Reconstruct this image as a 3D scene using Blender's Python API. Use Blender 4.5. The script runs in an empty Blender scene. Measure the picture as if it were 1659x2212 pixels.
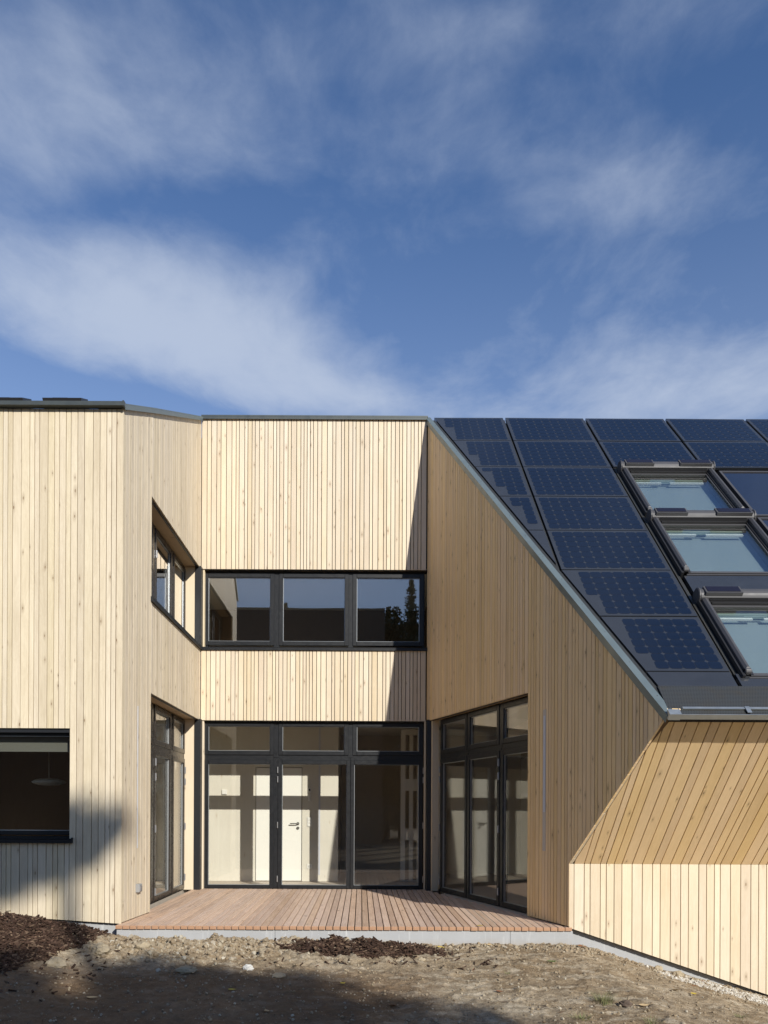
import bpy, bmesh, math, random
from mathutils import Vector, Matrix, noise
random.seed(11)
SC = bpy.context.scene
COL = SC.collection

# ------------------------------------------------------------------ camera
cam = bpy.data.cameras.new('camera')
cam.sensor_fit = 'HORIZONTAL'; cam.sensor_width = 24.0
cam.lens = 24.0 * 1660 / 1659
cam.shift_x = (829.5 - 780) / 1659
cam.shift_y = (1750 - 1106) / 1659
cam.clip_start = 0.05; cam.clip_end = 3000
camo = bpy.data.objects.new('camera', cam); COL.objects.link(camo)
camo.location = (0, 0, 1.264)
camo.rotation_euler = (math.radians(90), 0, 0)
camo.rotation_mode = 'XYZ'
camo.matrix_world = Matrix.Translation((0, 0, 1.264)) @ Matrix.Rotation(math.radians(90), 4, 'X') @ Matrix.Rotation(0.0047, 4, 'Z')
SC.camera = camo

# ------------------------------------------------------------------ sun, sky, exposure
TOSUN = Vector((0.52, -1.0, 0.56)).normalized()
sun = bpy.data.lights.new('sun', 'SUN'); sun.energy = 4.5; sun.angle = math.radians(0.53)
sun.color = (1.0, 0.955, 0.87)
suno = bpy.data.objects.new('sun', sun); COL.objects.link(suno)
suno.location = (20, -40, 30)
suno.rotation_euler = TOSUN.to_track_quat('Z', 'Y').to_euler()
SC.view_settings.view_transform = 'Standard'
SC.view_settings.look = 'None'
SC.view_settings.exposure = 0.30
SC.view_settings.gamma = 1.0
SC.view_settings.use_curve_mapping = False
SC.cycles.caustics_reflective = False
SC.cycles.caustics_refractive = False
SC.cycles.max_bounces = 10
SC.cycles.transparent_max_bounces = 16


class NT:
    """tiny node helper"""
    def __init__(s, tree):
        s.t = tree; s.n = tree.nodes; s.l = tree.links
    def new(s, typ, **kw):
        nd = s.n.new(typ)
        for k, v in kw.items():
            if k.startswith('i_'):
                key = k[2:]
                key = int(key) if key.isdigit() else key.replace('_', ' ')
                s.set(nd.inputs[key], v)
            else:
                setattr(nd, k, v)
        return nd
    def set(s, sock, v):
        if isinstance(v, bpy.types.NodeSocket):
            s.l.new(v, sock)
        else:
            sock.default_value = v
    def math(s, op, a, b=None, c=None, clamp=False):
        nd = s.n.new('ShaderNodeMath'); nd.operation = op; nd.use_clamp = clamp
        s.set(nd.inputs[0], a)
        if b is not None: s.set(nd.inputs[1], b)
        if c is not None: s.set(nd.inputs[2], c)
        return nd.outputs[0]
    def vmath(s, op, a, b=None):
        nd = s.n.new('ShaderNodeVectorMath'); nd.operation = op
        s.set(nd.inputs[0], a)
        if b is not None: s.set(nd.inputs[1], b)
        return nd.outputs[1] if op in ('LENGTH', 'DISTANCE', 'DOT_PRODUCT') else nd.outputs[0]
    def comb(s, x, y, z):
        nd = s.n.new('ShaderNodeCombineXYZ')
        s.set(nd.inputs[0], x); s.set(nd.inputs[1], y); s.set(nd.inputs[2], z)
        return nd.outputs[0]
    def sep(s, v):
        nd = s.n.new('ShaderNodeSeparateXYZ'); s.set(nd.inputs[0], v)
        return nd.outputs
    def mix(s, f, a, b, blend='MIX'):
        nd = s.n.new('ShaderNodeMix'); nd.data_type = 'RGBA'; nd.blend_type = blend
        s.set(nd.inputs[0], f); s.set(nd.inputs[6], a); s.set(nd.inputs[7], b)
        return nd.outputs[2]
    def maprange(s, v, a, b, c, d, smooth=False):
        nd = s.n.new('ShaderNodeMapRange')
        if smooth: nd.interpolation_type = 'SMOOTHSTEP'
        s.set(nd.inputs[0], v)
        for i, q in enumerate((a, b, c, d)): s.set(nd.inputs[i + 1], q)
        return nd.outputs[0]
    def noise(s, vec, scale, detail=4, rough=0.5, dist=0.0, out=0):
        nd = s.n.new('ShaderNodeTexNoise')
        s.set(nd.inputs['Vector'], vec)
        nd.inputs['Scale'].default_value = scale
        nd.inputs['Detail'].default_value = detail
        nd.inputs['Roughness'].default_value = rough
        nd.inputs['Distortion'].default_value = dist
        return nd.outputs[out]


def rgb(r, g, b): return (r, g, b, 1.0)

# ---- world
world = bpy.data.worlds.new('World'); SC.world = world
world.use_nodes = True
w = NT(world.node_tree); w.n.clear()
sky = w.new('ShaderNodeTexSky', sky_type='NISHITA', sun_disc=False)
sky.sun_elevation = math.atan2(0.56, math.hypot(0.52, 1.0))
sky.sun_rotation = math.atan2(0.52, -1.0)
sky.altitude = 700; sky.air_density = 1.0; sky.dust_density = 0.3; sky.ozone_density = 1.6
tc = w.new('ShaderNodeTexCoord')
d = w.sep(tc.outputs['Generated'])
zc = w.math('MAXIMUM', d[2], 0.04)
q = w.comb(w.math('DIVIDE', d[0], zc), w.math('DIVIDE', d[1], zc), 0.0)   # flat cloud layer overhead
warp = w.noise(q, 2.2, 2, 0.5, 0, 1)
qw = w.vmath('ADD', q, w.vmath('SCALE', w.vmath('SUBTRACT', warp, (0.5, 0.5, 0.5)), None))
qw.node.inputs[1].links[0].from_node.inputs['Scale'].default_value = 0.22
stretch = w.vmath('MULTIPLY', qw, (1.3, 1.0, 1.0))
n1 = w.noise(stretch, 2.6, 10, 0.58, 0.0)
n2 = w.noise(w.vmath('MULTIPLY', qw, (1.7, 1.3, 1.0)), 6.5, 8, 0.62, 0.0)
def blob(cx, cy, rx, ry, amp, rot=0.0):
    dv = w.vmath('SUBTRACT', qw, (cx, cy, 0))
    m = w.new('ShaderNodeVectorRotate', rotation_type='Z_AXIS')
    w.set(m.inputs['Vector'], dv); m.inputs['Angle'].default_value = rot
    L = w.vmath('LENGTH', w.vmath('MULTIPLY', m.outputs[0], (1 / rx, 1 / ry, 0)))
    return w.maprange(L, 1.0, 0.0, 0.0, amp, True)
cov = w.math('MULTIPLY', w.math('SUBTRACT', n1, 0.5), 1.0)
cov = w.math('ADD', cov, w.math('MULTIPLY', w.math('SUBTRACT', n2, 0.5), 0.45))
BL = [(-0.34, 1.66, 0.78, 0.34, 1.00, -0.48), (-0.42, 1.12, 0.48, 0.19, 0.34, 0.0), (-0.20, 1.30, 0.55, 0.10, -0.15, 0.0), (0.45, 1.02, 0.30, 0.12, -0.18, 0.0), (0.78, 1.86, 1.00, 0.48, 0.50, 0.2), (0.62, 1.12, 0.34, 0.16, -0.22, 0.0),
      (0.50, 1.27, 0.42, 0.16, 0.22, 0.0), (0.20, 1.17, 0.18, 0.10, 0.14, 0.0), (0.05, 1.50, 0.24, 0.18, -0.16, 0.0),
      (-0.75, 1.98, 0.26, 0.18, -0.35, 0.0), (-1.4, 1.35, 0.6, 0.4, 0.3, 0), (1.5, 1.2, 0.5, 0.4, 0.3, 0), (0.30, 0.99, 0.9, 0.08, 0.16, 0.0)]
for b in BL: cov = w.math('ADD', cov, blob(*b))
mask = w.maprange(cov, -0.22, 0.92, 0.0, 0.77, True)
haze = w.maprange(d[2], 0.0, 0.70, 0.75, 0.0, True)
mask = w.math('MAXIMUM', mask, w.math('MULTIPLY', haze, 0.75))
tint = w.mix(1.0, sky.outputs[0], rgb(0.70, 0.90, 1.16), 'MULTIPLY')
skyc = w.mix(mask, tint, rgb(4.6, 5.2, 6.3))
bg = w.new('ShaderNodeBackground', i_Color=skyc, i_Strength=0.10)
wo = w.new('ShaderNodeOutputWorld'); w.l.new(bg.outputs[0], wo.inputs[0])

# ------------------------------------------------------------------ materials
def mat(name):
    m = bpy.data.materials.new(name); m.use_nodes = True
    n = NT(m.node_tree); n.n.clear()
    out = n.new('ShaderNodeOutputMaterial')
    p = n.new('ShaderNodeBsdfPrincipled'); n.l.new(p.outputs[0], out.inputs[0])
    return m, n, p, out

def wood(name, light, dark, knot=(0.20, 0.13, 0.07), gate=0.80, var=0.22, local=True, rough=0.62, vert=1, grain=0.5):
    """light sawn boards; 'vert' = axis index that runs along the grain"""
    m, n, p, out = mat(name)
    tcn = n.new('ShaderNodeTexCoord'); oi = n.new('ShaderNodeObjectInfo'); r = oi.outputs['Random']
    c = tcn.outputs['Object']
    off = n.comb(n.math('MULTIPLY', r, 37.1), n.math('MULTIPLY', r, 91.7), n.math('MULTIPLY', r, 53.3))
    c = n.vmath('ADD', c, off)
    st = [1.0, 1.0, 1.0]; st[vert] = 0.045
    g = n.noise(n.vmath('MULTIPLY', c, tuple(st)), 55, 5, 0.6, 0.6)
    st2 = [1.0, 1.0, 1.0]; st2[vert] = 0.22
    g2 = n.noise(n.vmath('MULTIPLY', c, tuple(st2)), 7, 4, 0.55, 1.2)
    rings = n.math('SINE', n.math('MULTIPLY', g2, 42.0))
    g3 = n.noise(c, 1.3, 3, 0.5)
    fac = n.math('ADD', n.math('MULTIPLY', n.math('SUBTRACT', g, 0.5), grain * 1.6), n.math('MULTIPLY', rings, 0.10 * grain))
    fac = n.math('ADD', fac, n.math('MULTIPLY', n.math('SUBTRACT', g3, 0.5), 0.9))
    r2 = n.math('FRACT', n.math('MULTIPLY', r, 7.31))
    fac = n.math('ADD', fac, n.math('MULTIPLY', n.math('SUBTRACT', r, 0.5), var * 2.4))
    fac = n.math('ADD', fac, 0.45, clamp=True)
    col = n.mix(fac, rgb(*light), rgb(*dark))
    hs = n.new('ShaderNodeHueSaturation')
    n.set(hs.inputs['Hue'], n.math('ADD', 0.498, n.math('MULTIPLY', r2, 0.006)))
    n.set(hs.inputs['Saturation'], n.math('ADD', 0.88, n.math('MULTIPLY', r2, 0.16)))
    n.set(hs.inputs['Value'], n.math('ADD', 1.0 - var * 0.40, n.math('MULTIPLY', n.math('FRACT', n.math('MULTIPLY', r, 3.77)), var * 0.7)))
    n.set(hs.inputs['Color'], col); col = hs.outputs[0]
    # knots
    sx = [12.0, 12.0, 12.0]; sx[vert] = 4.2
    wv = n.vmath('MULTIPLY', c, tuple(sx))
    vo = n.new('ShaderNodeTexVoronoi', voronoi_dimensions='2D')
    s3 = n.sep(wv)
    oth = 0 if vert != 0 else 1
    n.set(vo.inputs['Vector'], n.comb(s3[oth] if vert != 2 else n.math('ADD', s3[0], s3[1]), s3[vert], 0.0)); vo.inputs['Scale'].default_value = 1.0
    cr = n.sep(vo.outputs['Color'])
    gt = n.math('GREATER_THAN', cr[0], gate)
    rad = n.math('ADD', 0.035, n.math('MULTIPLY', cr[1], 0.08))
    core = n.maprange(vo.outputs['Distance'], n.math('MULTIPLY', rad, 0.55), rad, 1.0, 0.0, True)
    halo = n.maprange(vo.outputs['Distance'], rad, n.math('MULTIPLY', rad, 3.6), 0.28, 0.0, True)
    kn = n.math('MULTIPLY', n.math('MAXIMUM', n.math('MULTIPLY', core, 0.85), halo), gt)
    col = n.mix(kn, col, rgb(*knot))
    n.set(p.inputs['Base Color'], col)
    p.inputs['Roughness'].default_value = rough
    p.inputs['Specular IOR Level'].default_value = 0.3
    bp = n.new('ShaderNodeBump'); bp.inputs['Strength'].default_value = 0.25; bp.inputs['Distance'].default_value = 0.004
    n.set(bp.inputs['Height'], g); n.l.new(bp.outputs[0], p.inputs['Normal'])
    return m

def plain(name, col, rough=0.5, metal=0.0, spec=0.5, nz=0.0, nscale=8.0, coat=0.0, bump=0.0):
    m, n, p, out = mat(name)
    if nz > 0:
        tcn = n.new('ShaderNodeTexCoord')
        f = n.noise(tcn.outputs['Object'], nscale, 6, 0.6)
        a = tuple(min(1, c * (1 + nz)) for c in col); b = tuple(c * (1 - nz) for c in col)
        n.set(p.inputs['Base Color'], n.mix(f, rgb(*b), rgb(*a)))
        n.set(p.inputs['Roughness'], n.maprange(f, 0.3, 0.7, max(0.02, rough - 0.08), rough + 0.08))
        if bump:
            bp = n.new('ShaderNodeBump'); bp.inputs['Strength'].default_value = bump; bp.inputs['Distance'].default_value = 0.01
            n.set(bp.inputs['Height'], f); n.l.new(bp.outputs[0], p.inputs['Normal'])
    else:
        p.inputs['Base Color'].default_value = rgb(*col); p.inputs['Roughness'].default_value = rough
    p.inputs['Metallic'].default_value = metal
    p.inputs['Specular IOR Level'].default_value = spec
    p.inputs['Coat Weight'].default_value = coat
    p.inputs['Coat Roughness'].default_value = 0.05
    return m

def glass(name, tint=(0.972, 0.970, 0.955), wob=0.0, ior=1.55, boost=1.0):
    """clear glazing: see-through plus Fresnel mirror, same from either side"""
    m, n, p, out = mat(name); n.n.remove(p)
    geo = n.new('ShaderNodeNewGeometry')
    i = n.math('ADD', ior, n.math('MULTIPLY', geo.outputs['Backfacing'], 1.0 / ior - ior))
    fr = n.new('ShaderNodeFresnel'); n.set(fr.inputs['IOR'], i)
    tr = n.new('ShaderNodeBsdfTransparent', i_Color=rgb(*tint))
    gl = n.new('ShaderNodeBsdfGlossy', i_Color=rgb(1, 1, 1)); gl.inputs['Roughness'].default_value = 0.0
    if wob:
        tcn = n.new('ShaderNodeTexCoord')
        bp = n.new('ShaderNodeBump'); bp.inputs['Strength'].default_value = wob; bp.inputs['Distance'].default_value = 0.02
        n.set(bp.inputs['Height'], n.noise(tcn.outputs['Object'], 1.3, 1, 0.3)); n.l.new(bp.outputs[0], gl.inputs['Normal'])
    mx = n.new('ShaderNodeMixShader')
    n.set(mx.inputs[0], n.math('MULTIPLY', fr.outputs[0], boost, clamp=True))
    n.l.new(tr.outputs[0], mx.inputs[1]); n.l.new(gl.outputs[0], mx.inputs[2])
    n.l.new(mx.outputs[0], out.inputs[0])
    return m

def perforated(name, col, hole, scale, solid=0.0):
    m, n, p, out = mat(name)
    tcn = n.new('ShaderNodeTexCoord')
    s = n.sep(n.vmath('SCALE', tcn.outputs['Object'], None)); s[0].node.inputs[0].links[0].from_node.inputs['Scale'].default_value = scale
    # hexagonal hole pattern over X and depth
    row = n.math('FLOOR', s[1]); odd = n.math('MULTIPLY', n.math('MODULO', row, 2.0), 0.5)
    fx = n.math('SUBTRACT', n.math('FRACT', n.math('ADD', s[0], odd)), 0.5)
    fy = n.math('SUBTRACT', n.math('FRACT', s[1]), 0.5)
    dd = n.math('SQRT', n.math('ADD', n.math('MULTIPLY', fx, fx), n.math('MULTIPLY', fy, fy)))
    h = n.maprange(dd, 0.30, 0.38, 1.0, 0.0)
    dirt = n.noise(tcn.outputs['Object'], 6, 5, 0.6)
    base = n.mix(n.maprange(dirt, 0.45, 0.7, 0, 0.6), rgb(*col), rgb(0.10, 0.085, 0.06))
    n.set(p.inputs['Base Color'], n.mix(h, base, rgb(*hole)))
    p.inputs['Roughness'].default_value = 0.45; n.set(p.inputs['Metallic'], n.math('MULTIPLY', n.math('SUBTRACT', 1.0, h), 0.5))
    return m

M = {}
M['wood'] = wood('spruce_cladding', (0.70, 0.60, 0.455), (0.545, 0.435, 0.295), gate=0.85, var=0.17)
M['wood_front'] = wood('spruce_cladding_front', (0.68, 0.585, 0.425), (0.50, 0.41, 0.275), gate=0.84, var=0.18, grain=0.75)
M['wood_aged'] = wood('spruce_cladding_greyed', (0.68, 0.585, 0.44), (0.50, 0.415, 0.295), gate=0.85, grain=0.9, var=0.16)
M['wood_shaded_warm'] = wood('spruce_cladding_shaded_warm', (0.84, 0.615, 0.345), (0.65, 0.45, 0.225), gate=0.84, var=0.17)  # same spruce, coloured warmer and brighter for the walls in shade
M['wood_trim'] = wood('spruce_trim', (0.72, 0.61, 0.44), (0.62, 0.50, 0.34), gate=0.93, vert=2, var=0.08)
M['larch'] = wood('larch_decking', (0.68, 0.50, 0.38), (0.45, 0.305, 0.215), knot=(0.12, 0.06, 0.03), gate=0.90, var=0.25, rough=0.6, grain=0.9)
M['larch_end'] = plain('larch_end_grain', (0.38, 0.215, 0.125), 0.7, nz=0.45, nscale=30)
M['rebate'] = plain('board_rebate_brown', (0.12, 0.066, 0.032), 0.8)  # brown backing wood seen in the board joints
M['membrane'] = plain('black_facade_membrane', (0.012, 0.012, 0.014), 0.9)
M['frame'] = plain('anthracite_window_paint', (0.010, 0.011, 0.013), 0.42, spec=0.35, nz=0.08, nscale=20)
M['frame_brown'] = plain('dark_bronze_window_paint', (0.030, 0.025, 0.021), 0.30, spec=0.5, nz=0.08, nscale=20)
M['steel_black'] = plain('black_steel_post', (0.009, 0.010, 0.012), 0.45)
M['seal'] = plain('aluminium_glazing_spacer', (0.38, 0.40, 0.41), 0.35, metal=0.6)
M['hinge'] = plain('grey_hinge_metal', (0.42, 0.42, 0.43), 0.35, metal=0.7)
M['glass'] = glass('window_glass', wob=0.03)
M['glass_up'] = glass('upper_window_glass', (0.93, 0.93, 0.92), wob=0.02, boost=3.0)
M['glass_roof'] = glass('roof_window_glass', (0.93, 0.97, 0.96), wob=0.004, boost=2.0)
M['flash'] = plain('grey_green_sheet_metal', (0.155, 0.195, 0.205), 0.42, metal=0.35, nz=0.12, nscale=5)
M['flash_dark'] = plain('dark_sheet_metal', (0.06, 0.070, 0.070), 0.45, metal=0.3, nz=0.1)
M['zinc'] = plain('galvanised_gutter', (0.40, 0.43, 0.44), 0.38, metal=0.75, nz=0.2, nscale=10)
M['alu'] = plain('roof_window_aluminium', (0.062, 0.061, 0.065), 0.5, metal=0.0, nz=0.07, nscale=6)
M['alu_dark'] = plain('roof_window_dark_rail', (0.02, 0.02, 0.022), 0.45)
M['pvback'] = plain('solar_panel_glass_border', (0.032, 0.035, 0.041), 0.12, spec=0.8, nz=0.22, nscale=5)
M['cell'] = plain('silicon_cell_navy', (0.0045, 0.0085, 0.020), 0.12, spec=0.8, nz=0.22, nscale=4)
M['cellgrid'] = plain('cell_interconnect', (0.09, 0.10, 0.12), 0.25)
M['collector'] = plain('solar_collector_glass', (0.012, 0.016, 0.030), 0.07, spec=0.9, coat=0.6)
M['pale_sheet'] = plain('pale_grey_pane_sheet', (0.22, 0.255, 0.27), 0.9)  # sheet added to make the roof panes look paler
M['minipv'] = plain('shutter_solar_strip', (0.012, 0.010, 0.018), 0.2)
M['perf'] = perforated('perforated_gutter_guard', (0.085, 0.09, 0.088), (0.008, 0.008, 0.008), 70)
M['plinth'] = None
M['white_wall'] = wood('whitewashed_interior_wood', (0.72, 0.70, 0.63), (0.60, 0.57, 0.50), knot=(0.45, 0.38, 0.28), gate=0.93, vert=2, var=0.05, grain=0.4)
M['white_door'] = plain('white_door_paint', (0.82, 0.82, 0.78), 0.45)
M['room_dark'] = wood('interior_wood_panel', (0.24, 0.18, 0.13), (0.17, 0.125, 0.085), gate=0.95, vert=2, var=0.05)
M['room_mid'] = plain('interior_plaster', (0.68, 0.65, 0.58), 0.8)
M['room_pale'] = plain('interior_white', (0.88, 0.89, 0.88), 0.8)
M['floor_in'] = plain('interior_floor', (0.50, 0.44, 0.37), 0.5, nz=0.1)
M['plastic'] = plain('white_plastic_fitting', (0.75, 0.75, 0.72), 0.4)
M['slot'] = plain('fitting_recess', (0.02, 0.02, 0.02), 0.6)
M['steel'] = plain('brushed_steel', (0.30, 0.29, 0.27), 0.35, metal=0.9)
M['led'] = plain('frosted_light_channel', (0.52, 0.55, 0.62), 0.4)
M['led_plate'] = plain('light_channel_cover', (0.50, 0.45, 0.40), 0.5)
M['lamp'] = plain('white_lamp_shade', (0.90, 0.88, 0.80), 0.5)
M['roofsheet'] = plain('black_roof_underlay', (0.012, 0.012, 0.014), 0.8)
M['bark'] = plain('pine_bark', (0.10, 0.07, 0.05), 0.9, nz=0.4, nscale=12)
M['needle'] = plain('conifer_needles', (0.035, 0.060, 0.026), 0.7, nz=0.5, nscale=2)
M['facade_far'] = plain('far_house_timber_wall', (0.22, 0.15, 0.10), 0.8, nz=0.2)
M['tile_far'] = plain('far_house_roof', (0.06, 0.055, 0.05), 0.7, nz=0.2)

# plinth: fibre cement with pale runs
def plinth_mat():
    m, n, p, out = mat('grey_fibre_cement')
    tcn = n.new('ShaderNodeTexCoord'); c = tcn.outputs['Object']
    a = n.noise(c, 3, 6, 0.6)
    runs = n.noise(n.vmath('MULTIPLY', c, (1, 1, 0.12)), 22, 3, 0.5)
    s = n.sep(c)
    low = n.maprange(s[2], -0.30, -0.04, 0.15, 1.0)
    rn = n.math('MULTIPLY', n.maprange(runs, 0.60, 0.72, 0.0, 0.55), low)
    scratch = n.noise(n.vmath('MULTIPLY', c, (1, 1, 2.2)), 9, 8, 0.7, 2.5)
    sc_ = n.maprange(scratch, 0.60, 0.66, 0.0, 0.22)
    col = n.mix(a, rgb(0.30, 0.305, 0.31), rgb(0.40, 0.405, 0.41))
    col = n.mix(n.math('MAXIMUM', rn, sc_), col, rgb(0.60, 0.60, 0.59))
    mud = n.maprange(n.math('ADD', s[2], n.math('MULTIPLY', n.math('SUBTRACT', a, 0.5), 0.12)), -0.24, -0.13, 0.5, 0.0)
    col = n.mix(n.math('MULTIPLY', mud, n.math('LESS_THAN', s[0], 2.3)), col, rgb(0.33, 0.27, 0.19))
    n.set(p.inputs['Base Color'], col); p.inputs['Roughness'].default_value = 0.7
    return m
M['plinth'] = plinth_mat()

def soil_mat():
    m, n, p, out = mat('dry_clay_soil')
    tcn = n.new('ShaderNodeTexCoord'); c = tcn.outputs['Object']
    a = n.noise(c, 0.9, 6, 0.62, 0.4); b = n.noise(c, 9, 8, 0.70); f = n.noise(c, 75, 6, 0.75)
    st = n.noise(n.vmath('MULTIPLY', c, (0.6, 1.4, 1)), 3.0, 8, 0.7, 1.2)
    col = n.mix(n.maprange(a, 0.35, 0.65, 0, 1, True), rgb(0.28, 0.205, 0.125), rgb(0.42, 0.34, 0.235))
    col = n.mix(n.maprange(st, 0.47, 0.62, 0, 0.9, True), col, rgb(0.53, 0.455, 0.34))
    col = n.mix(n.maprange(b, 0.30, 0.58, 0.85, 0.0), col, rgb(0.135, 0.098, 0.058))
    col = n.mix(n.maprange(f, 0.57, 0.66, 0, 0.75), col, rgb(0.56, 0.50, 0.39))
    col = n.mix(n.maprange(f, 0.36, 0.44, 0.75, 0.0), col, rgb(0.09, 0.065, 0.038))
    s = n.sep(c)
    fore_shade = n.math('MULTIPLY', n.maprange(s[1], 6.6, 7.4, 1.0, 0.0, True), n.maprange(n.math('ADD', s[0], n.math('MULTIPLY', a, 2.0)), 0.6, 2.2, 1.0, 0.0, True))  # shade of the foreground painted into the soil as darker brown
    col = n.mix(n.math('MULTIPLY', fore_shade, 0.75), col, rgb(0.15, 0.095, 0.056))
    n.set(p.inputs['Base Color'], col); p.inputs['Roughness'].default_value = 0.95
    p.inputs['Specular IOR Level'].default_value = 0.1
    bp = n.new('ShaderNodeBump'); bp.inputs['Strength'].default_value = 1.0; bp.inputs['Distance'].default_value = 0.022
    n.set(bp.inputs['Height'], n.math('ADD', b, n.math('MULTIPLY', f, 0.5))); n.l.new(bp.outputs[0], p.inputs['Normal'])
    return m
M['soil'] = soil_mat()
def chips_mat(name, cols, rough=0.9):
    m, n, p, out = mat(name)
    geo = n.new('ShaderNodeNewGeometry'); cr = n.new('ShaderNodeValToRGB')
    n.set(cr.inputs[0], geo.outputs['Random Per Island'])
    e = cr.color_ramp.elements; e[0].color = rgb(*cols[0]); e[1].color = rgb(*cols[-1])
    for i, cc in enumerate(cols[1:-1]):
        x = e.new((i + 1) / (len(cols) - 1)); x.color = rgb(*cc)
    n.set(p.inputs['Base Color'], cr.outputs[0]); p.inputs['Roughness'].default_value = rough
    p.inputs['Specular IOR Level'].default_value = 0.15
    return m
M['mulch'] = chips_mat('bark_mulch_chips', [(0.028, 0.017, 0.012), (0.060, 0.034, 0.024), (0.045, 0.028, 0.02), (0.10, 0.060, 0.042), (0.035, 0.022, 0.016), (0.22, 0.15, 0.10)])
M['mulch_base'] = plain('bark_mulch_bed', (0.035, 0.022, 0.016), 0.95, nz=0.4, nscale=20)
M['pebble'] = chips_mat('clay_crumbs', [(0.22, 0.165, 0.105), (0.32, 0.26, 0.18), (0.27, 0.21, 0.14), (0.25, 0.19, 0.12), (0.37, 0.32, 0.235), (0.19, 0.14, 0.09), (0.44, 0.40, 0.32)])
M['gravel'] = chips_mat('pale_limestone_gravel', [(0.40, 0.37, 0.31), (0.55, 0.53, 0.48), (0.33, 0.28, 0.21), (0.62, 0.60, 0.55)])
M['clod'] = plain('clay_clod', (0.34, 0.28, 0.19), 0.95, nz=0.35, nscale=18, bump=0.6)
M['whitestone'] = plain('white_plaster_lump', (0.62, 0.60, 0.55), 0.9, nz=0.2, nscale=20)
M['leaf_brown'] = plain('dry_brown_leaf', (0.20, 0.09, 0.04), 0.7, nz=0.3, nscale=40)
M['leaf_yellow'] = plain('yellow_leaf', (0.45, 0.34, 0.05), 0.6, nz=0.3, nscale=40)
M['leaf_tan'] = plain('tan_leaf', (0.42, 0.31, 0.17), 0.7, nz=0.3, nscale=40)
M['leaf_green'] = plain('green_leaf', (0.10, 0.16, 0.04), 0.6, nz=0.3, nscale=40)
M['grass'] = chips_mat('grass_blades', [(0.13, 0.17, 0.06), (0.22, 0.22, 0.10), (0.30, 0.27, 0.15), (0.10, 0.13, 0.05)], 0.6)

# ------------------------------------------------------------------ object helpers
ROOTLOC = {}
def meshobj(name, verts, faces, material, parent=None, matrix=None, smooth=False, mats=None, fmat=None):
    me = bpy.data.meshes.new(name); me.from_pydata(verts, [], faces)
    for mm in (mats or [material]): me.materials.append(mm)
    if fmat:
        for i, k in enumerate(fmat): me.polygons[i].material_index = k
    if smooth:
        for pl in me.polygons: pl.use_smooth = True
    me.update()
    return linkmesh(name, me, parent, matrix)

def linkmesh(name, me, parent=None, matrix=None):
    o = bpy.data.objects.new(name, me); COL.objects.link(o)
    if parent is not None:
        o.parent = parent
        if parent.parent is None and parent.name in ROOTLOC:      # parts carry world coordinates; sub-parts inherit that
            o.matrix_parent_inverse = Matrix.Translation(-Vector(ROOTLOC[parent.name]))
    if matrix is not None: o.matrix_basis = matrix
    return o

def thing(name, label, cat, loc, group=None):
    o = bpy.data.objects.new(name, None); COL.objects.link(o)
    o.empty_display_size = 0.2
    o.location = loc; o['label'] = label; o['category'] = cat
    if group: o['group'] = group
    ROOTLOC[o.name] = tuple(loc)
    return o

def tag(o, label, cat, group=None):
    o['label'] = label; o['category'] = cat
    if group: o['group'] = group
    return o
def stuff(o, label=None, cat=None):
    o['kind'] = 'stuff'
    if label: o['label'] = label
    if cat: o['category'] = cat
    return o
def struct(o): o['kind'] = 'structure'; return o

class Fr:
    """a local frame: origin, along, up, out"""
    def __init__(s, o, u, v, n):
        s.o = Vector(o); s.u = Vector(u).normalized(); s.v = Vector(v).normalized(); s.n = Vector(n).normalized()
    def p(s, a, b, c): return s.o + s.u * a + s.v * b + s.n * c
    def mtx(s, a=0, b=0, c=0):
        m = Matrix((s.u, s.v, s.n)).transposed().to_4x4(); m.translation = s.p(a, b, c); return m
WORLD = Fr((0, 0, 0), (1, 0, 0), (0, 1, 0), (0, 0, 1))

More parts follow.
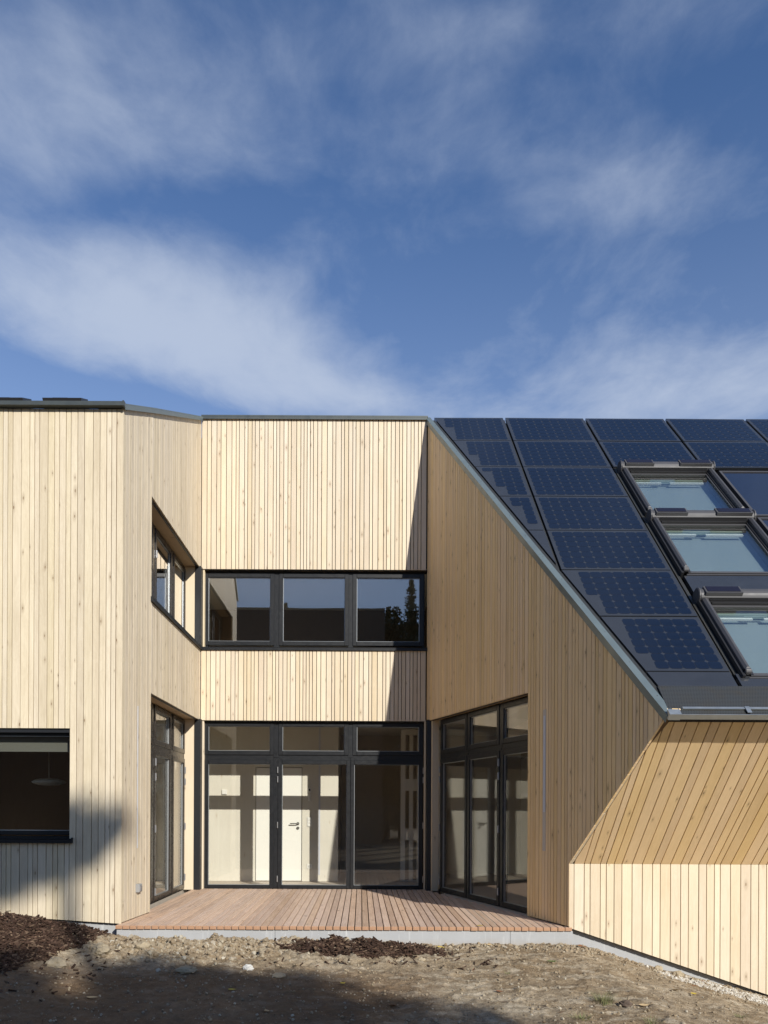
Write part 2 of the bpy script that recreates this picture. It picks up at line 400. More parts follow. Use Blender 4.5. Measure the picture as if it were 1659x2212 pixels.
class MB:
    def __init__(s): s.v = []; s.f = []
    def box(s, x0, x1, y0, y1, z0, z1, fr=WORLD, ch=0.0):
        if x0 > x1: x0, x1 = x1, x0
        if y0 > y1: y0, y1 = y1, y0
        if z0 > z1: z0, z1 = z1, z0
        k = len(s.v)
        if ch <= 0:
            for z in (z0, z1):
                for (x, y) in ((x0, y0), (x1, y0), (x1, y1), (x0, y1)): s.v.append(fr.p(x, y, z))
            s.f += [(k, k+3, k+2, k+1), (k+4, k+5, k+6, k+7)] + [(k+i, k+(i+1) % 4, k+4+(i+1) % 4, k+4+i) for i in range(4)]
        else:   # chamfered on the outer (z1) side
            for z, e in ((z0, 0), (z1 - ch, 0), (z1, ch)):
                for (x, y) in ((x0+e, y0+e), (x1-e, y0+e), (x1-e, y1-e), (x0+e, y1-e)): s.v.append(fr.p(x, y, z))
            s.f += [(k, k+3, k+2, k+1), (k+8, k+9, k+10, k+11)]
            for r in (0, 4):
                s.f += [(k+r+i, k+r+(i+1) % 4, k+r+4+(i+1) % 4, k+r+4+i) for i in range(4)]
        return s
    def ring(s, x0, x1, y0, y1, wl, wr, wb, wt, z0, z1, fr, ch=0.0):
        """rectangular frame of four bars butted end to end"""
        s.box(x0, x0 + wl, y0, y1, z0, z1, fr, ch); s.box(x1 - wr, x1, y0, y1, z0, z1, fr, ch)
        s.box(x0 + wl, x1 - wr, y0, y0 + wb, z0, z1, fr, ch); s.box(x0 + wl, x1 - wr, y1 - wt, y1, z0, z1, fr, ch)
        return s
    def poly(s, pts, z0, z1, fr=WORLD):
        """convex polygon (counter-clockwise seen from +n) extruded"""
        k = len(s.v); n = len(pts)
        for z in (z0, z1):
            for (x, y) in pts: s.v.append(fr.p(x, y, z))
        s.f.append(tuple(reversed(range(k, k + n)))); s.f.append(tuple(range(k + n, k + 2 * n)))
        s.f += [(k+i, k+(i+1) % n, k+n+(i+1) % n, k+n+i) for i in range(n)]
        return s
    def lathe(s, prof, fr, seg=16, a=0, b=0, c=0, sx=1, sy=1):
        """profile of (radius, height) around n"""
        k = len(s.v)
        for (r, h) in prof:
            for i in range(seg):
                t = 2 * math.pi * i / seg
                s.v.append(fr.p(a + math.cos(t) * r * sx, b + math.sin(t) * r * sy, c + h))
        for j in range(len(prof) - 1):
            for i in range(seg):
                s.f.append((k+j*seg+i, k+j*seg+(i+1) % seg, k+(j+1)*seg+(i+1) % seg, k+(j+1)*seg+i))
        s.f.append(tuple(reversed(range(k, k + seg)))); e = k + (len(prof) - 1) * seg; s.f.append(tuple(range(e, e + seg)))
        return s
    def tube(s, pts, r, seg=6):
        k0 = len(s.v); rr = r if isinstance(r, (list, tuple)) else [r] * len(pts)
        pts = [Vector(p) for p in pts]
        for j, p in enumerate(pts):
            t = (pts[min(j+1, len(pts)-1)] - pts[max(j-1, 0)]).normalized()
            a = t.orthogonal().normalized(); b = t.cross(a)
            for i in range(seg):
                an = 2 * math.pi * i / seg
                s.v.append(p + (a * math.cos(an) + b * math.sin(an)) * rr[j])
        for j in range(len(pts) - 1):
            for i in range(seg):
                s.f.append((k0+j*seg+i, k0+j*seg+(i+1) % seg, k0+(j+1)*seg+(i+1) % seg, k0+(j+1)*seg+i))
        s.f.append(tuple(reversed(range(k0, k0+seg)))); e = k0 + (len(pts)-1)*seg; s.f.append(tuple(range(e, e+seg)))
        return s
    def build(s, name, m, parent=None, smooth=False):
        return meshobj(name, s.v, s.f, m, parent, smooth=smooth)

def clip(poly, a, b, c):
    """keep the part of a convex polygon where a*x+b*y<=c"""
    out = []
    for i in range(len(poly)):
        p, q = poly[i], poly[(i + 1) % len(poly)]
        dp = a*p[0] + b*p[1] - c; dq = a*q[0] + b*q[1] - c
        if dp <= 0: out.append(p)
        if (dp < 0 < dq) or (dq < 0 < dp):
            t = dp / (dp - dq); out.append((p[0] + (q[0]-p[0])*t, p[1] + (q[1]-p[1])*t))
    return out
def area(p): return 0.5 * sum(p[i][0]*p[(i+1) % len(p)][1] - p[(i+1) % len(p)][0]*p[i][1] for i in range(len(p)))

def board(poly, fr, t, material, parent, name='board', base=0.0, ch=0.0018):
    xs = [p[0] for p in poly]; cxm = (min(xs) + max(xs)) / 2; ym = min(p[1] for p in poly)
    hw = max(1e-4, (max(xs) - min(xs)) / 2)
    v = []; n = len(poly)
    for z, e in ((0, 0), (t - ch, 0), (t, ch)):
        for (x, y) in poly: v.append(((x - cxm) * (1 - e / hw), y - ym, z))
    f = [tuple(reversed(range(n))), tuple(range(2*n, 3*n))]
    for r in (0, n): f += [(r+i, r+(i+1) % n, r+n+(i+1) % n, r+n+i) for i in range(n)]
    return meshobj(name, v, f, material, parent, matrix=fr.mtx(cxm, ym, base + random.uniform(-0.0012, 0.0012)))

def grid_lines(a, b, widths, breaks=(), rnd=None):
    """board joints from a to b with random widths, forced through the given breaks"""
    rnd = rnd or random
    pts = [a] + sorted(x for x in breaks if a < x < b) + [b]
    out = []
    for p, q in zip(pts[:-1], pts[1:]):
        L = q - p; ws = []
        while sum(ws) < L - 1e-6:
            c = rnd.choice(widths)
            if ws and c == ws[-1] and rnd.random() < 0.4: c = rnd.choice(widths)
            ws.append(c)
        if len(ws) > 1 and (sum(ws) - L) > ws[-1] * 0.5: ws.pop()
        k = L / sum(ws); x = p
        for c in ws: out.append((x, x + c * k)); x += c * k
    return out

def clad(parent, fr, regions, strips, gap, t, material, base=0.0):
    for (x0, x1) in strips:
        for reg in regions:
            p = clip(clip(reg, 1, 0, x1 - gap / 2), -1, 0, -(x0 + gap / 2))
            if len(p) >= 3 and abs(area(p)) > 1e-4: board(p, fr, t, material, parent, base=base)

# ------------------------------------------------------------------ key dimensions
D = 12.2
XL, XR = -2.56, 1.03
TANR = 0.32; LR = math.hypot(1, TANR)
def xr(dd): return XR + TANR * (D - dd)          # right courtyard wall
def roofz(dd): return dd - 4.71                  # top face of the panels on the 45 degree roof
RIDGE = 7.49; HEADU, SILLU, HEADG = 5.082, 3.812, 2.68
EAVE_D, FRONT = 6.87, 8.35
XEND = 7.36; XWEST = -7.0

B = thing('timber_house', 'house clad in pale vertical spruce boards with anthracite windows and dark solar roof', 'house', (0, D, 0))
def part(name, m, mb, smooth=False, parent=None): return mb.build(name, m, parent or B, smooth)

# ------------------------------------------------------------------ walls
TB = 0.022
# back wall (faces the camera)
frB = Fr((0, D + TB, 0), (1, 0, 0), (0, 0, 1), (0, -1, 0))
core = MB()
core.box(XL, XR + .02, SILLU + .0, HEADG + .03, -.30, -.004, frB)
core.box(XL, XR + .02, HEADU + .03, RIDGE - .02, -.30, -.004, frB)
wb = part('courtyard_back_wall', M['membrane'], core)
sb = grid_lines(XL + .004, XR - .012, [.050, .066, .086], rnd=random.Random(5))
clad(wb, frB, [[(XL, HEADU), (XR, HEADU), (XR, RIDGE - .004), (XL, RIDGE - .004)], [(XL, HEADG), (XR, HEADG), (XR, SILLU - .02), (XL, SILLU - .02)]], sb, .009, TB, M['wood'])

# left courtyard wall: from the back corner towards the camera, nearly square to the back wall
P1 = (-2.57, 9.38); P2 = (-2.637, 8.46)
frL = Fr((XL - TB, D, 0), (P1[0] - XL, P1[1] - D, 0), (0, 0, 1), (1, 0, 0))
frL.n = Vector((-frL.u.y, frL.u.x, 0)).normalized()
LL = math.hypot(P1[0] - XL, P1[1] - D)
def zl(dd): return 5.715 + (dd - 8.46) * (RIDGE - 5.715) / (D - 8.46)     # verge of the left roof
core = MB()
core.poly([(0, HEADU + .03), (LL, HEADU + .03), (LL, zl(9.38) - .03), (0, RIDGE - .03)], -.26, -.004, frL)
core.poly([(0, HEADG + .03), (LL, HEADG + .03), (LL, SILLU), (0, SILLU)], -.26, -.004, frL)
wl = part('courtyard_left_wall', M['rebate'], core)
sl = grid_lines(0.004, LL, [.050, .066, .086], rnd=random.Random(8))
clad(wl, frL, [[(0, HEADU), (LL, HEADU), (LL, zl(9.38) - .01), (0, RIDGE - .01)], [(0, HEADG), (LL, HEADG), (LL, SILLU - .02), (0, SILLU - .02)]], sl, .0035, TB, M['wood_aged'])
frL2 = Fr((P1[0] - TB, P1[1], 0), (P2[0] - P1[0], P2[1] - P1[1], 0), (0, 0, 1), (1, 0, 0))
frL2.n = Vector((-frL2.u.y, frL2.u.x, 0)).normalized()
L2 = math.hypot(P2[0] - P1[0], P2[1] - P1[1])
core = MB(); core.poly([(0, 0.014), (L2, .014), (L2, zl(8.46) - .03), (0, zl(9.38) - .03)], -.26, -.004, frL2)
wl2 = part('courtyard_left_wall_end', M['rebate'], core)
clad(wl2, frL2, [[(0, .012), (L2, .012), (L2, zl(8.46) - .01), (0, zl(9.38) - .01)]], grid_lines(0, L2, [.066, .086, .1], rnd=random.Random(3)), .0025, TB, M['wood_aged'])

# left front facade (faces the camera) with one big window
frF = Fr((0, 8.46 + TB, 0), (1, 0, 0), (0, 0, 1), (0, -1, 0))
WX1, WZ0, WZ1 = -3.213, .885, 2.150
WX0 = -5.2
def zbF(x): return -0.0 + (P2[0] - x) * 0.062
core = MB()
core.box(XWEST, P2[0] - .005, WZ1 + .02, 5.62, -.25, -.004, frF)
core.poly([(XWEST, zbF(XWEST) + .004), (P2[0] - .005, zbF(P2[0]) + .004), (P2[0] - .005, WZ0 - .02), (XWEST, WZ0 - .02)], -.25, -.004, frF)
core.box(WX1 + .02, P2[0] - .005, WZ0 - .02, WZ1 + .02, -.25, -.004, frF)
core.box(XWEST, WX0 - .02, WZ0 - .02, WZ1 + .02, -.25, -.004, frF)
wf = part('front_left_wall', M['rebate'], core)
sf = grid_lines(XWEST, P2[0] + .002, [.053, .072, .092], breaks=(WX0, WX1), rnd=random.Random(21))
xa = P2[0] + .002
clad(wf, frF, [[(XWEST, zbF(XWEST)), (WX0, zbF(WX0)), (WX0, 5.665), (XWEST, 5.665)],
               [(WX0, WZ1), (WX1, WZ1), (WX1, 5.665), (WX0, 5.665)],
               [(WX0, zbF(WX0)), (WX1, zbF(WX1)), (WX1, WZ0), (WX0, WZ0)],
               [(WX1, zbF(WX1)), (xa, zbF(xa)), (xa, 5.665), (WX1, 5.665)]], sf, .0065, TB, M['wood_front'])

# right courtyard wall, splayed, rises to the sloping verge
frR = Fr((XR + TB * .95, D + TB * .3, 0), (TANR, -1, 0), (0, 0, 1), (-1, -TANR, 0))
def ur(dd): return (D - dd) * LR
def dr(u): return D - u / LR
UJ = ur(9.20); UE = ur(EAVE_D); UF = ur(FRONT)
core = MB()
core.poly([(0, HEADG + .03), (UJ + .03, HEADG + .03), (UJ + .03, roofz(9.2) - .10), (0, RIDGE - .10)], -.26, -.004, frR)
core.poly([(UJ + .03, -.02), (UF - .02, -.02), (UF - .02, roofz(FRONT) - .12), (UJ + .03, roofz(9.2) - .12)], -.26, -.004, frR)
core.poly([(UF - .02, .72), (UE - .05, 2.10), (UF - .02, roofz(FRONT) - .12)], -.26, -.004, frR)
wr = part('courtyard_right_wall', M['rebate'], core)
sr = grid_lines(0.004, UE, [.052, .066, .084], breaks=(UJ,), rnd=random.Random(14))
top0, topE = roofz(D) - .035, roofz(EAVE_D) - .02
clad(wr, frR, [[(0, HEADG), (UJ, HEADG), (UJ, roofz(9.2) - .035), (0, top0)],
               [(UJ, .012), (UF, .012), (UF, roofz(FRONT) - .035), (UJ, roofz(9.2) - .035)],
               [(UF, .692), (UE, topE), (UE, topE + .005), (UF, roofz(FRONT) - .035)]], sr, .0075, TB, M['wood_shaded_warm'])

# leaning cladding under the eave, right of the courtyard
S2 = math.sqrt(.5)
frN = Fr((0, FRONT, .692), (1, 0, 0), (0, -S2, S2), (0, -S2, -S2))
VL = (FRONT - EAVE_D) / S2
def xedge(v): return xr(FRONT) + TANR * S2 * v
core = MB(); core.poly([(xedge(0) + .05, 0), (XEND, 0), (XEND, VL - .14), (xedge(VL - .14) + .05, VL - .14)], -.22, -TB - .003, frN)
wn = part('leaning_wall', M['rebate'], core)
sn = grid_lines(xr(FRONT) + .055, XEND, [.064, .084, .110], rnd=random.Random(33))
reg = [(xedge(0) + .045, .0), (XEND, .0), (XEND, VL), (xedge(VL) + .045, VL)]
clad(wn, frN, [reg], sn, .0075, TB, M['wood_shaded_warm'], base=-TB)
# end blocks closing the leaning cladding against the courtyard wall
rr = random.Random(4); v = 0.0
while v < VL - .03:
    L = rr.choice([.09, .12, .15]); v1 = min(VL, v + L)
    board([(xedge(v) + .002, v + .004), (xedge(v) + .040, v + .005), (xedge(v1) + .040, v1 - .004), (xedge(v1) + .002, v1 - .002)], frN, .03, M['wood'], wn, name='edge_block', base=-.03)
    v = v1
# upright cladding below, with the sloping base line
frV = Fr((0, FRONT + TB, 0), (1, 0, 0), (0, 0, 1), (0, -1, 0))
def zbV(x): return -.004 - .3335 * (x - 2.29)
core = MB(); core.poly([(xr(FRONT) + .03, zbV(2.29) + .003), (XEND, zbV(XEND) + .003), (XEND, .68), (xr(FRONT) + .03, .68)], -.25, -.003, frV)
wv = part('base_wall', M['rebate'], core)
xs0 = xr(FRONT) + .022
clad(wv, frV, [[(xs0 - .022, zbV(xs0)), (XEND, zbV(XEND)), (XEND, .6915), (xs0 - .022, .6915)]], [(xs0 - .02, xs0 + .035)] + [(a, b) for a, b in sn if a > xs0 + .02], .007, TB, M['wood'])
# grey plinth panels
mb = MB(); mb.poly([(2.318, -1.9), (XEND, -3.6), (XEND, zbV(XEND) - .018), (2.318, zbV(2.318) - .018)], -.20, -.055, frV)
part('plinth_panel', M['plinth'], mb)
mb = MB(); mb.poly([(XWEST, -.6), (P2[0] - .03, -.6), (P2[0] - .03, zbF(P2[0]) - .018), (XWEST, zbF(XWEST) - .018)], -.20, -.035, frF)
part('plinth_panel', M['plinth'], mb)

# ------------------------------------------------------------------ reveals, posts, soffits
M['soffit'] = wood('soffit_board', (0.60, 0.46, 0.29), (0.47, 0.34, 0.20), gate=0.95, vert=0, var=0.08)
def one(name, m, *a): return part(name, m, MB().box(*a))
for z0, z1 in ((0, HEADG), (SILLU, HEADU)):
    one('window_reveal', M['wood_trim'], -2.80, -2.63, D - .10, D + .05, z0, z1)
    one('corner_trim', M['wood_trim'], -2.53, -2.505, D + .02, D + .16, z0, z1)
    one('window_reveal', M['wood_trim'], -2.80, -2.592, 9.24, 9.38, z0, z1)
    one('corner_post', M['steel_black'], -2.628, -2.532, D - .115, D + .1, z0, z1 + .01)
frRW = Fr((XR, D, 0), (TANR, -1, 0), (0, 0, 1), (-1, -TANR, 0))
one('window_reveal', M['wood_trim'], ur(12.03) - .04, ur(12.03), 0, HEADG, -.14, -.03, frRW)
one('corner_trim', M['wood_trim'], XR - .03, XR - .005, D + .02, D + .16, 0, HEADG)
one('window_reveal', M['wood_trim'], ur(9.2), ur(9.2) + .12, 0, HEADG, -.20, -.03, frRW)
one('corner_post', M['steel_black'], XR + .002, XR + .098, D - .12, D + .1, 0, HEADG + .01)
for hz_ in (HEADG, HEADU):
    one('soffit', M['soffit'], 0, LL, hz_ + .006, hz_ + .03, -.23, -.03, frL)
    one('soffit', M['soffit'], XL, XR, hz_ + .006, hz_ + .03, -.09, -.026, frB)
    one('head_trim', M['steel_black'], 0, LL, hz_ - .012, hz_ + .004, -.03, -.002, frL)
    one('head_trim', M['steel_black'], XL, XR, hz_ - .010, hz_ + .004, -.03, -.002, frB)
one('soffit', M['soffit'], 0, UJ, HEADG + .006, HEADG + .03, -.16, -.026, frR)
one('head_trim', M['steel_black'], 0, UJ, HEADG - .010, HEADG + .004, -.03, -.002, frR)

# ------------------------------------------------------------------ glazing
def glazing(name, fr, cells, x0, x1, z0, z1, mf, mg, label=None, sash=.066, fw=.045, hinges=(), muntin=None, depth=.07, handles=()):
    """cells: glass rectangles (a0,a1,b0,b1); everything else is sash and fixed frame"""
    t = MB().ring(x0, x1, z0, z1, fw, fw, .03, fw, -depth, 0.0, fr, .003)
    rows = sorted({(c[2], c[3]) for c in cells})
    W = part(name, mf, t)
    if label: W['label'] = label
    us = MB()
    cs = sorted(cells, key=lambda c: (c[2], c[0]))
    for ri_, r in enumerate(rows):
        zlo = z0 + .03 if ri_ == 0 else (rows[ri_ - 1][1] + r[0]) / 2 + .001
        zhi = z1 - fw if ri_ == len(rows) - 1 else (r[1] + rows[ri_ + 1][0]) / 2 - .001
        row = [c for c in cs if (c[2], c[3]) == r]
        for a, b in zip(row[:-1], row[1:]):
            g0, g1 = a[1] + sash - .01, b[0] - sash + .01
            if g1 - g0 > .005: us.box(g0, g1, zlo, zhi, -depth + .004, .004, fr, .002)
    for ra, rb in zip(rows[:-1], rows[1:]):
        us.box(x0 + fw, x1 - fw, ra[1] + .03, rb[0] - .03, -depth + .008, -.002, fr, .002)
    if us.v: us.build('mullion', mf, W)
    for c in cells:
        sl_, sr_ = sash, sash
        for o in cs:
            if o[2:] == c[2:] and o is not c:
                if 0 < o[0] - c[1] < .14: sr_ = (o[0] - c[1]) / 2 - .002
                if 0 < c[0] - o[1] < .14: sl_ = (c[0] - o[1]) / 2 - .002
        bt = min(sash, c[2] - z0 - .004); tp = sash
        MB().ring(c[0] - sl_, c[1] + sr_, c[2] - bt, c[3] + tp, sl_, sr_, bt, tp, -.055, .014, fr, .004).build('sash', mf, W)
        MB().ring(c[0], c[1], c[2], c[3], .007, .007, .007, .007, -.030, -.004, fr).build('spacer', M['seal'], W)
        MB().box(c[0] + .0065, c[1] - .0065, c[2] + .0065, c[3] - .0065, -.028, -.012, fr).build('pane', mg, W)
    for (a, b) in hinges:
        MB().box(a - .008, a + .008, b - .05, b + .05, .010, .032, fr, .004).build('hinge', M['hinge'], W)
    return W

frGB = Fr((0, 12.30, 0), (1, 0, 0), (0, 0, 1), (0, -1, 0))
gx = [(-2.457, -1.469), (-1.263, -.276), (-.084, .919)]
glazing('upper_window', frGB, [(a, b, 3.958, 4.978) for a, b in gx], -2.505, 1.00, SILLU + .02, 5.075, M['frame'], M['glass_up'])
gt = [(-2.446, -1.464, 2.205, 2.597), (-1.262, -.273, 2.205, 2.597), (-.073, .922, 2.205, 2.597),
      (-2.446, -1.460, .060, 1.993), (-1.266, -.232, .060, 1.993), (-.112, .922, .060, 1.993)]
hz = [.16, 1.02, 1.75, 1.90]
glazing('terrace_doors', frGB, gt, -2.505, 1.00, 0.0, 2.675, M['frame'], M['glass'],
        hinges=[(-2.515 + .0, z) for z in hz] + [(-1.335, z) for z in hz] + [(.992, z) for z in hz])
# left side: glass door front and upper window, set back from the cladding
frGL = Fr((-2.79, 12.12, 0), (0, -1, 0), (0, 0, 1), (1, 0, 0))
def dl(dd): return 12.12 - dd
lv = [(dl(12.03), dl(11.40)), (dl(11.16), dl(10.40)), (dl(10.17), dl(9.50))]
glazing('side_doors', frGL, [(a, b, 2.205, 2.597) for a, b in lv] + [(a, b, .085, 1.993) for a, b in lv], 0, dl(9.40), 0.0, 2.675, M['frame_brown'], M['glass'],
        hinges=[(dl(12.09), z) for z in (.2, 1.0, 1.7, 1.88)] + [(dl(10.42 - .065), z) for z in (.15, 1.0, 1.70, 1.9)])
glazing('side_window', frGL, [(a, b, 3.94, 4.978) for a, b in lv], 0, dl(9.40), SILLU + .02, 5.075, M['frame_brown'], M['glass_up'], hinges=[(dl(10.42 - .065), 4.7)])
# right side
frGR = Fr((XR + .135, D, 0), (TANR, -1, 0), (0, 0, 1), (-1, -TANR, 0))
ro = [(ur(11.90), ur(11.13)), (ur(10.98), ur(10.19)), (ur(10.03), ur(9.27))]
rt = [(ur(11.90), ur(11.13)), (ur(10.97), ur(10.20)), (ur(10.02), ur(9.27))]
glazing('side_doors', frGR, [(a, b, 2.205, 2.597) for a, b in rt] + [(a, b, .075, 1.993) for a, b in ro], ur(11.99), ur(9.205), 0.0, 2.675, M['frame'], M['glass'],
        hinges=[(ur(11.97), z) for z in (.16, 1.0, 1.75, 1.9)] + [(ur(10.13), z) for z in (.2, 1.02, 1.72, 1.9)])
# left front window
frGF = Fr((0, 8.56, 0), (1, 0, 0), (0, 0, 1), (0, -1, 0))
wfw = glazing('front_window', frGF, [(WX0 + .09, WX1 - .012, 1.02, 2.075)], WX0, WX1 + .02, .93, WZ1 + .03, M['frame'], M['glass'], sash=.05)
mb = MB().box(WX0 + .08, WX1 - .0, 1.905, 2.085, -.16, -.10, frGF); mb.build('blind_box', plain('grey_green_blind_box', (.10, .105, .09), .7), wfw)
mb = MB().box(WX0, WX1 - .002, WZ1 - .045, WZ1 + .02, -.02, .075, frGF); part('head_trim', M['steel_black'], mb)
mb = MB().box(WX1 - .004, WX1 + .02, WZ0, WZ1, -.02, .072, frGF); part('window_reveal', M['steel_black'], mb)

# sills
def sill(fr, a0, a1, z, out, name='window_sill', endl=True, endr=True):
    m = MB(); m.box(a0, a1, z - .045, z, out - .004, out, fr); m.box(a0, a1, z - .004, z + .004, -.05, out, fr)
    m.box(a0, a1, z - .045, z - .04, out - .02, out - .004, fr)
    if endl: m.box(a0 - .008, a0, z - .045, z + .018, -.02, out + .001, fr)
    if endr: m.box(a1, a1 + .008, z - .045, z + .018, -.02, out + .001, fr)
    return part(name, M['frame'], m)
sill(frB, XL + .03, XR + .012, SILLU + .025, .050, endl=False)
sill(frL, .03, LL + .02, SILLU + .025, .055, endl=False)
sill(frF, WX0 - .02, WX1 + .035, .93, .062)

# ------------------------------------------------------------------ roof edges
vd = Vector((TANR, -1, -1)).normalized()                         # direction down the verge
rn = Vector((0, -S2, S2))                                        # roof normal
side = vd.cross(rn).normalized();  side = side if side.x > 0 else -side
frE = Fr((XR, D, RIDGE), vd, side, rn)
LV = Vector((TANR*(D-EAVE_D), -(D-EAVE_D), -(D-EAVE_D))).length
m = MB()
cuts = [-.02, 1.05, 2.95, 4.7, 6.35, LV + .06]
for a, b in zip(cuts[:-1], cuts[1:]):
    MB().box(a + .001, b - .001, -.032, .043, -.004, .006, frE).box(a + .001, b - .001, -.032, -.027, -.075, -.004, frE).build('verge_flashing', M['flash'], B)
part('verge_guard', M['perf'], MB().box(.08, LV - .1, .046, .094, -.03, -.012, frE))
sc_ = MB()
a = .35
while a < LV: sc_.lathe([(.006, .006), (.006, .0085), (.003, .009)], frE, 8, a, .02, 0); a += .55
part('screw', M['steel'], sc_)
part('coping', M['flash_dark'], MB().box(XL - .0, XR - .0, D - .035, D + .40, RIDGE - .002, RIDGE + .022).box(XL, XR - .01, D - .035, D - .031, RIDGE - .04, RIDGE - .004))
# left verge
for q0, q1 in (((XL, D, RIDGE), (P1[0], P1[1], zl(P1[1]))), ((P1[0], P1[1], zl(P1[1])), (P2[0], P2[1] - .04, zl(P2[1] - .04)))):
    vl0 = Vector(q0); dv = Vector(q1) - vl0
    frE2 = Fr(vl0, dv, Vector((1, 0, 0)), Vector((1, 0, 0)).cross(dv))
    if frE2.n.z < 0: frE2.n = -frE2.n
    m = MB().box(0, dv.length, -.14, .030, .0, .010, frE2).box(0, dv.length, .026, .030, -.050, -.001, frE2)
    part('verge_flashing', M['flash'], m)
# left eave gutter
m = MB().box(XWEST, P2[0] + .01, 8.385, 8.39, 5.672, 5.716).box(XWEST, P2[0] + .01, 8.39, 8.47, 5.672, 5.678).box(P2[0] + .012, P2[0] + .03, 8.38, 8.50, 5.668, 5.722)
part('eave_gutter', M['flash_dark'], m)
part('gutter_guard', M['perf'], MB().box(XWEST, P2[0] - .02, 8.395, 8.50, 5.708, 5.718))
# right eave: gutter lip, rail, guard
gz = roofz(EAVE_D)
frT = Fr((0, EAVE_D, gz), (1, 0, 0), (0, S2, S2), (0, -S2, S2))          # v runs up the slope
X0G = xr(EAVE_D) - .01
m = MB()
m.box(X0G, XEND, -.09, -.084, -.02, .035, frT); m.box(X0G, XEND, -.084, .12, -.02, -.015, frT)
part('eave_gutter', M['zinc'], m)
m = MB().box(X0G + .14, XEND, -.0, .028, .020, .032, frT); part('guard_rail', M['zinc'], m)
part('corner_cap', M['zinc'], MB().box(X0G - .006, X0G + .10, -.095, -.02, -.024, .040, frT))
m = MB()
x = 3.42
while x < XEND:
    m.box(x, x + .04, -.06, .030, .034, .038, frT); x += 1.2
part('rail_clip', M['zinc'], m)
part('gutter_guard', M['perf'], MB().box(X0G + .02, XEND, .030, .375, -.008, .008, frT).box(X0G + .10, XEND, -.07, -.004, .012, .018, frT))
part('eave_board', M['roofsheet'], MB().box(X0G + .05, XEND, .0, .4, -.12, -.022, frT))

# ------------------------------------------------------------------ roof bodies
frO = Fr((0, D + .03, RIDGE + .03), (1, 0, 0), (0, -S2, -S2), (0, -S2, S2))   # v runs down from the ridge
def rvv(dd): return (D + .03 - dd) / S2
RT = -.10
rw_rows = [(10.80, 9.74), (9.69, 8.64), (8.31, 7.24)]
WU0, WU1 = 3.575, 4.87
def slab(pts, z0, z1, m):     # polygon in (x, down-slope) given clockwise
    m.poly(list(reversed(pts)) if area(pts) > 0 else pts, z1, z0, frO)
m = MB()
VE = rvv(7.00)
def bxr(a0, a1, v0, v1): m.box(a0, a1, v0, v1, RT - .15, RT, frO)
# west strip follows the verge: cut in steps hidden below the flashing
N = 40
for i in range(N):
    va = VE * i / N; vb = VE * (i + 1) / N; da = D + .03 - va * S2
    bxr(min(xr(da) + .06, WU0 - .001), WU0, va, vb)
prev = 0
for d0, d1 in rw_rows:
    bxr(WU0, WU1, prev, rvv(d0) + .06); prev = rvv(d1) - .03
bxr(WU0, WU1, prev, VE); bxr(WU1, XEND, 0, VE)
rf = part('solar_roof_deck', M['roofsheet'], m)
# ridge back slope and closed rear
m = MB()
frK = Fr((0, D + .04, RIDGE - .02), (1, 0, 0), (0, .94, -.34), (0, .34, .94))
m.box(XWEST, XEND, 0.35, 6.0, -.25, -.02, frK)
part('rear_roof', M['tile_far'], m)
# left roof sloping up from the left eave
frQ = Fr((0, 8.46, 5.70), (1, 0, 0), (0, D - 8.46, RIDGE - 5.715), (0, -(RIDGE - 5.715), D - 8.46))
part('left_roof', M['roofsheet'], MB().box(XWEST, P2[0] - .06, 0.02, 4.6, -.2, -.03, frQ))
for i, (a, b) in enumerate(((-4.42, -3.95), (-3.72, -3.27))):
    mm = MB()
    mm.poly([(a, .55), (b, .55), (b - .04, .92), (a + .04, .92)], -.02, .105, frQ)
    t = thing('roof_window', ['low roof window box showing over the left eave, nearest the picture edge', 'low roof window box showing over the left eave, nearer the corner'][i], 'roof window', frQ.p((a + b) / 2, .8, 0), 'roof windows above the left eave')
    mm.build('shutter_housing', M['alu_dark'], t)
    MB().box(a + .08, b - .2, .66, .80, .106, .112, frQ).build('solar_strip', M['minipv'], t)

# ------------------------------------------------------------------ interior
m = MB()
m.box(XWEST, XEND, 12.42, 17.8, -.12, -.004); m.box(XWEST, -2.80, 8.72, 12.42, -.12, -.004); m.box(XR + .25, XEND, 8.60, 12.42, -.12, -.004)
part('interior_floor', M['floor_in'], m)
m = MB()
m.box(XWEST, XEND, 12.50, 17.8, 2.76, 3.60); m.box(XWEST, -2.82, 8.72, 12.50, 2.76, 3.60)
m.box(2.35, XEND, 8.7, 12.50, 2.40, 2.55); m.poly([(XR + .28, 12.5), (2.35, 9.3), (2.35, 12.5)], 2.76, 3.0)
m.box(XWEST, XR + .3, 12.50, 17.8, 5.32, 5.50); m.box(XWEST, -2.84, 8.76, 12.50, 5.16, 5.30)
part('ceiling', M['room_mid'], m)
IW = 13.595
m = MB(); m.box(-4.2, -1.868, IW, IW + .15, 0, 2.76); m.box(-1.043, -.406, IW, IW + .15, 0, 2.76); m.box(-1.868, -1.043, IW, IW + .15, 2.016, 2.76)
part('interior_wall', M['white_wall'], m)
part('interior_wall', M['room_mid'], MB().box(-.556, -.408, IW + .151, 17.6, 0, 2.76))
W2_ = part('interior_wall', plain('brown_panel_wall', (0.48, 0.42, 0.34), .7, nz=.1), MB().box(-.40, 3.2, 15.4, 15.55, 0, 2.76))
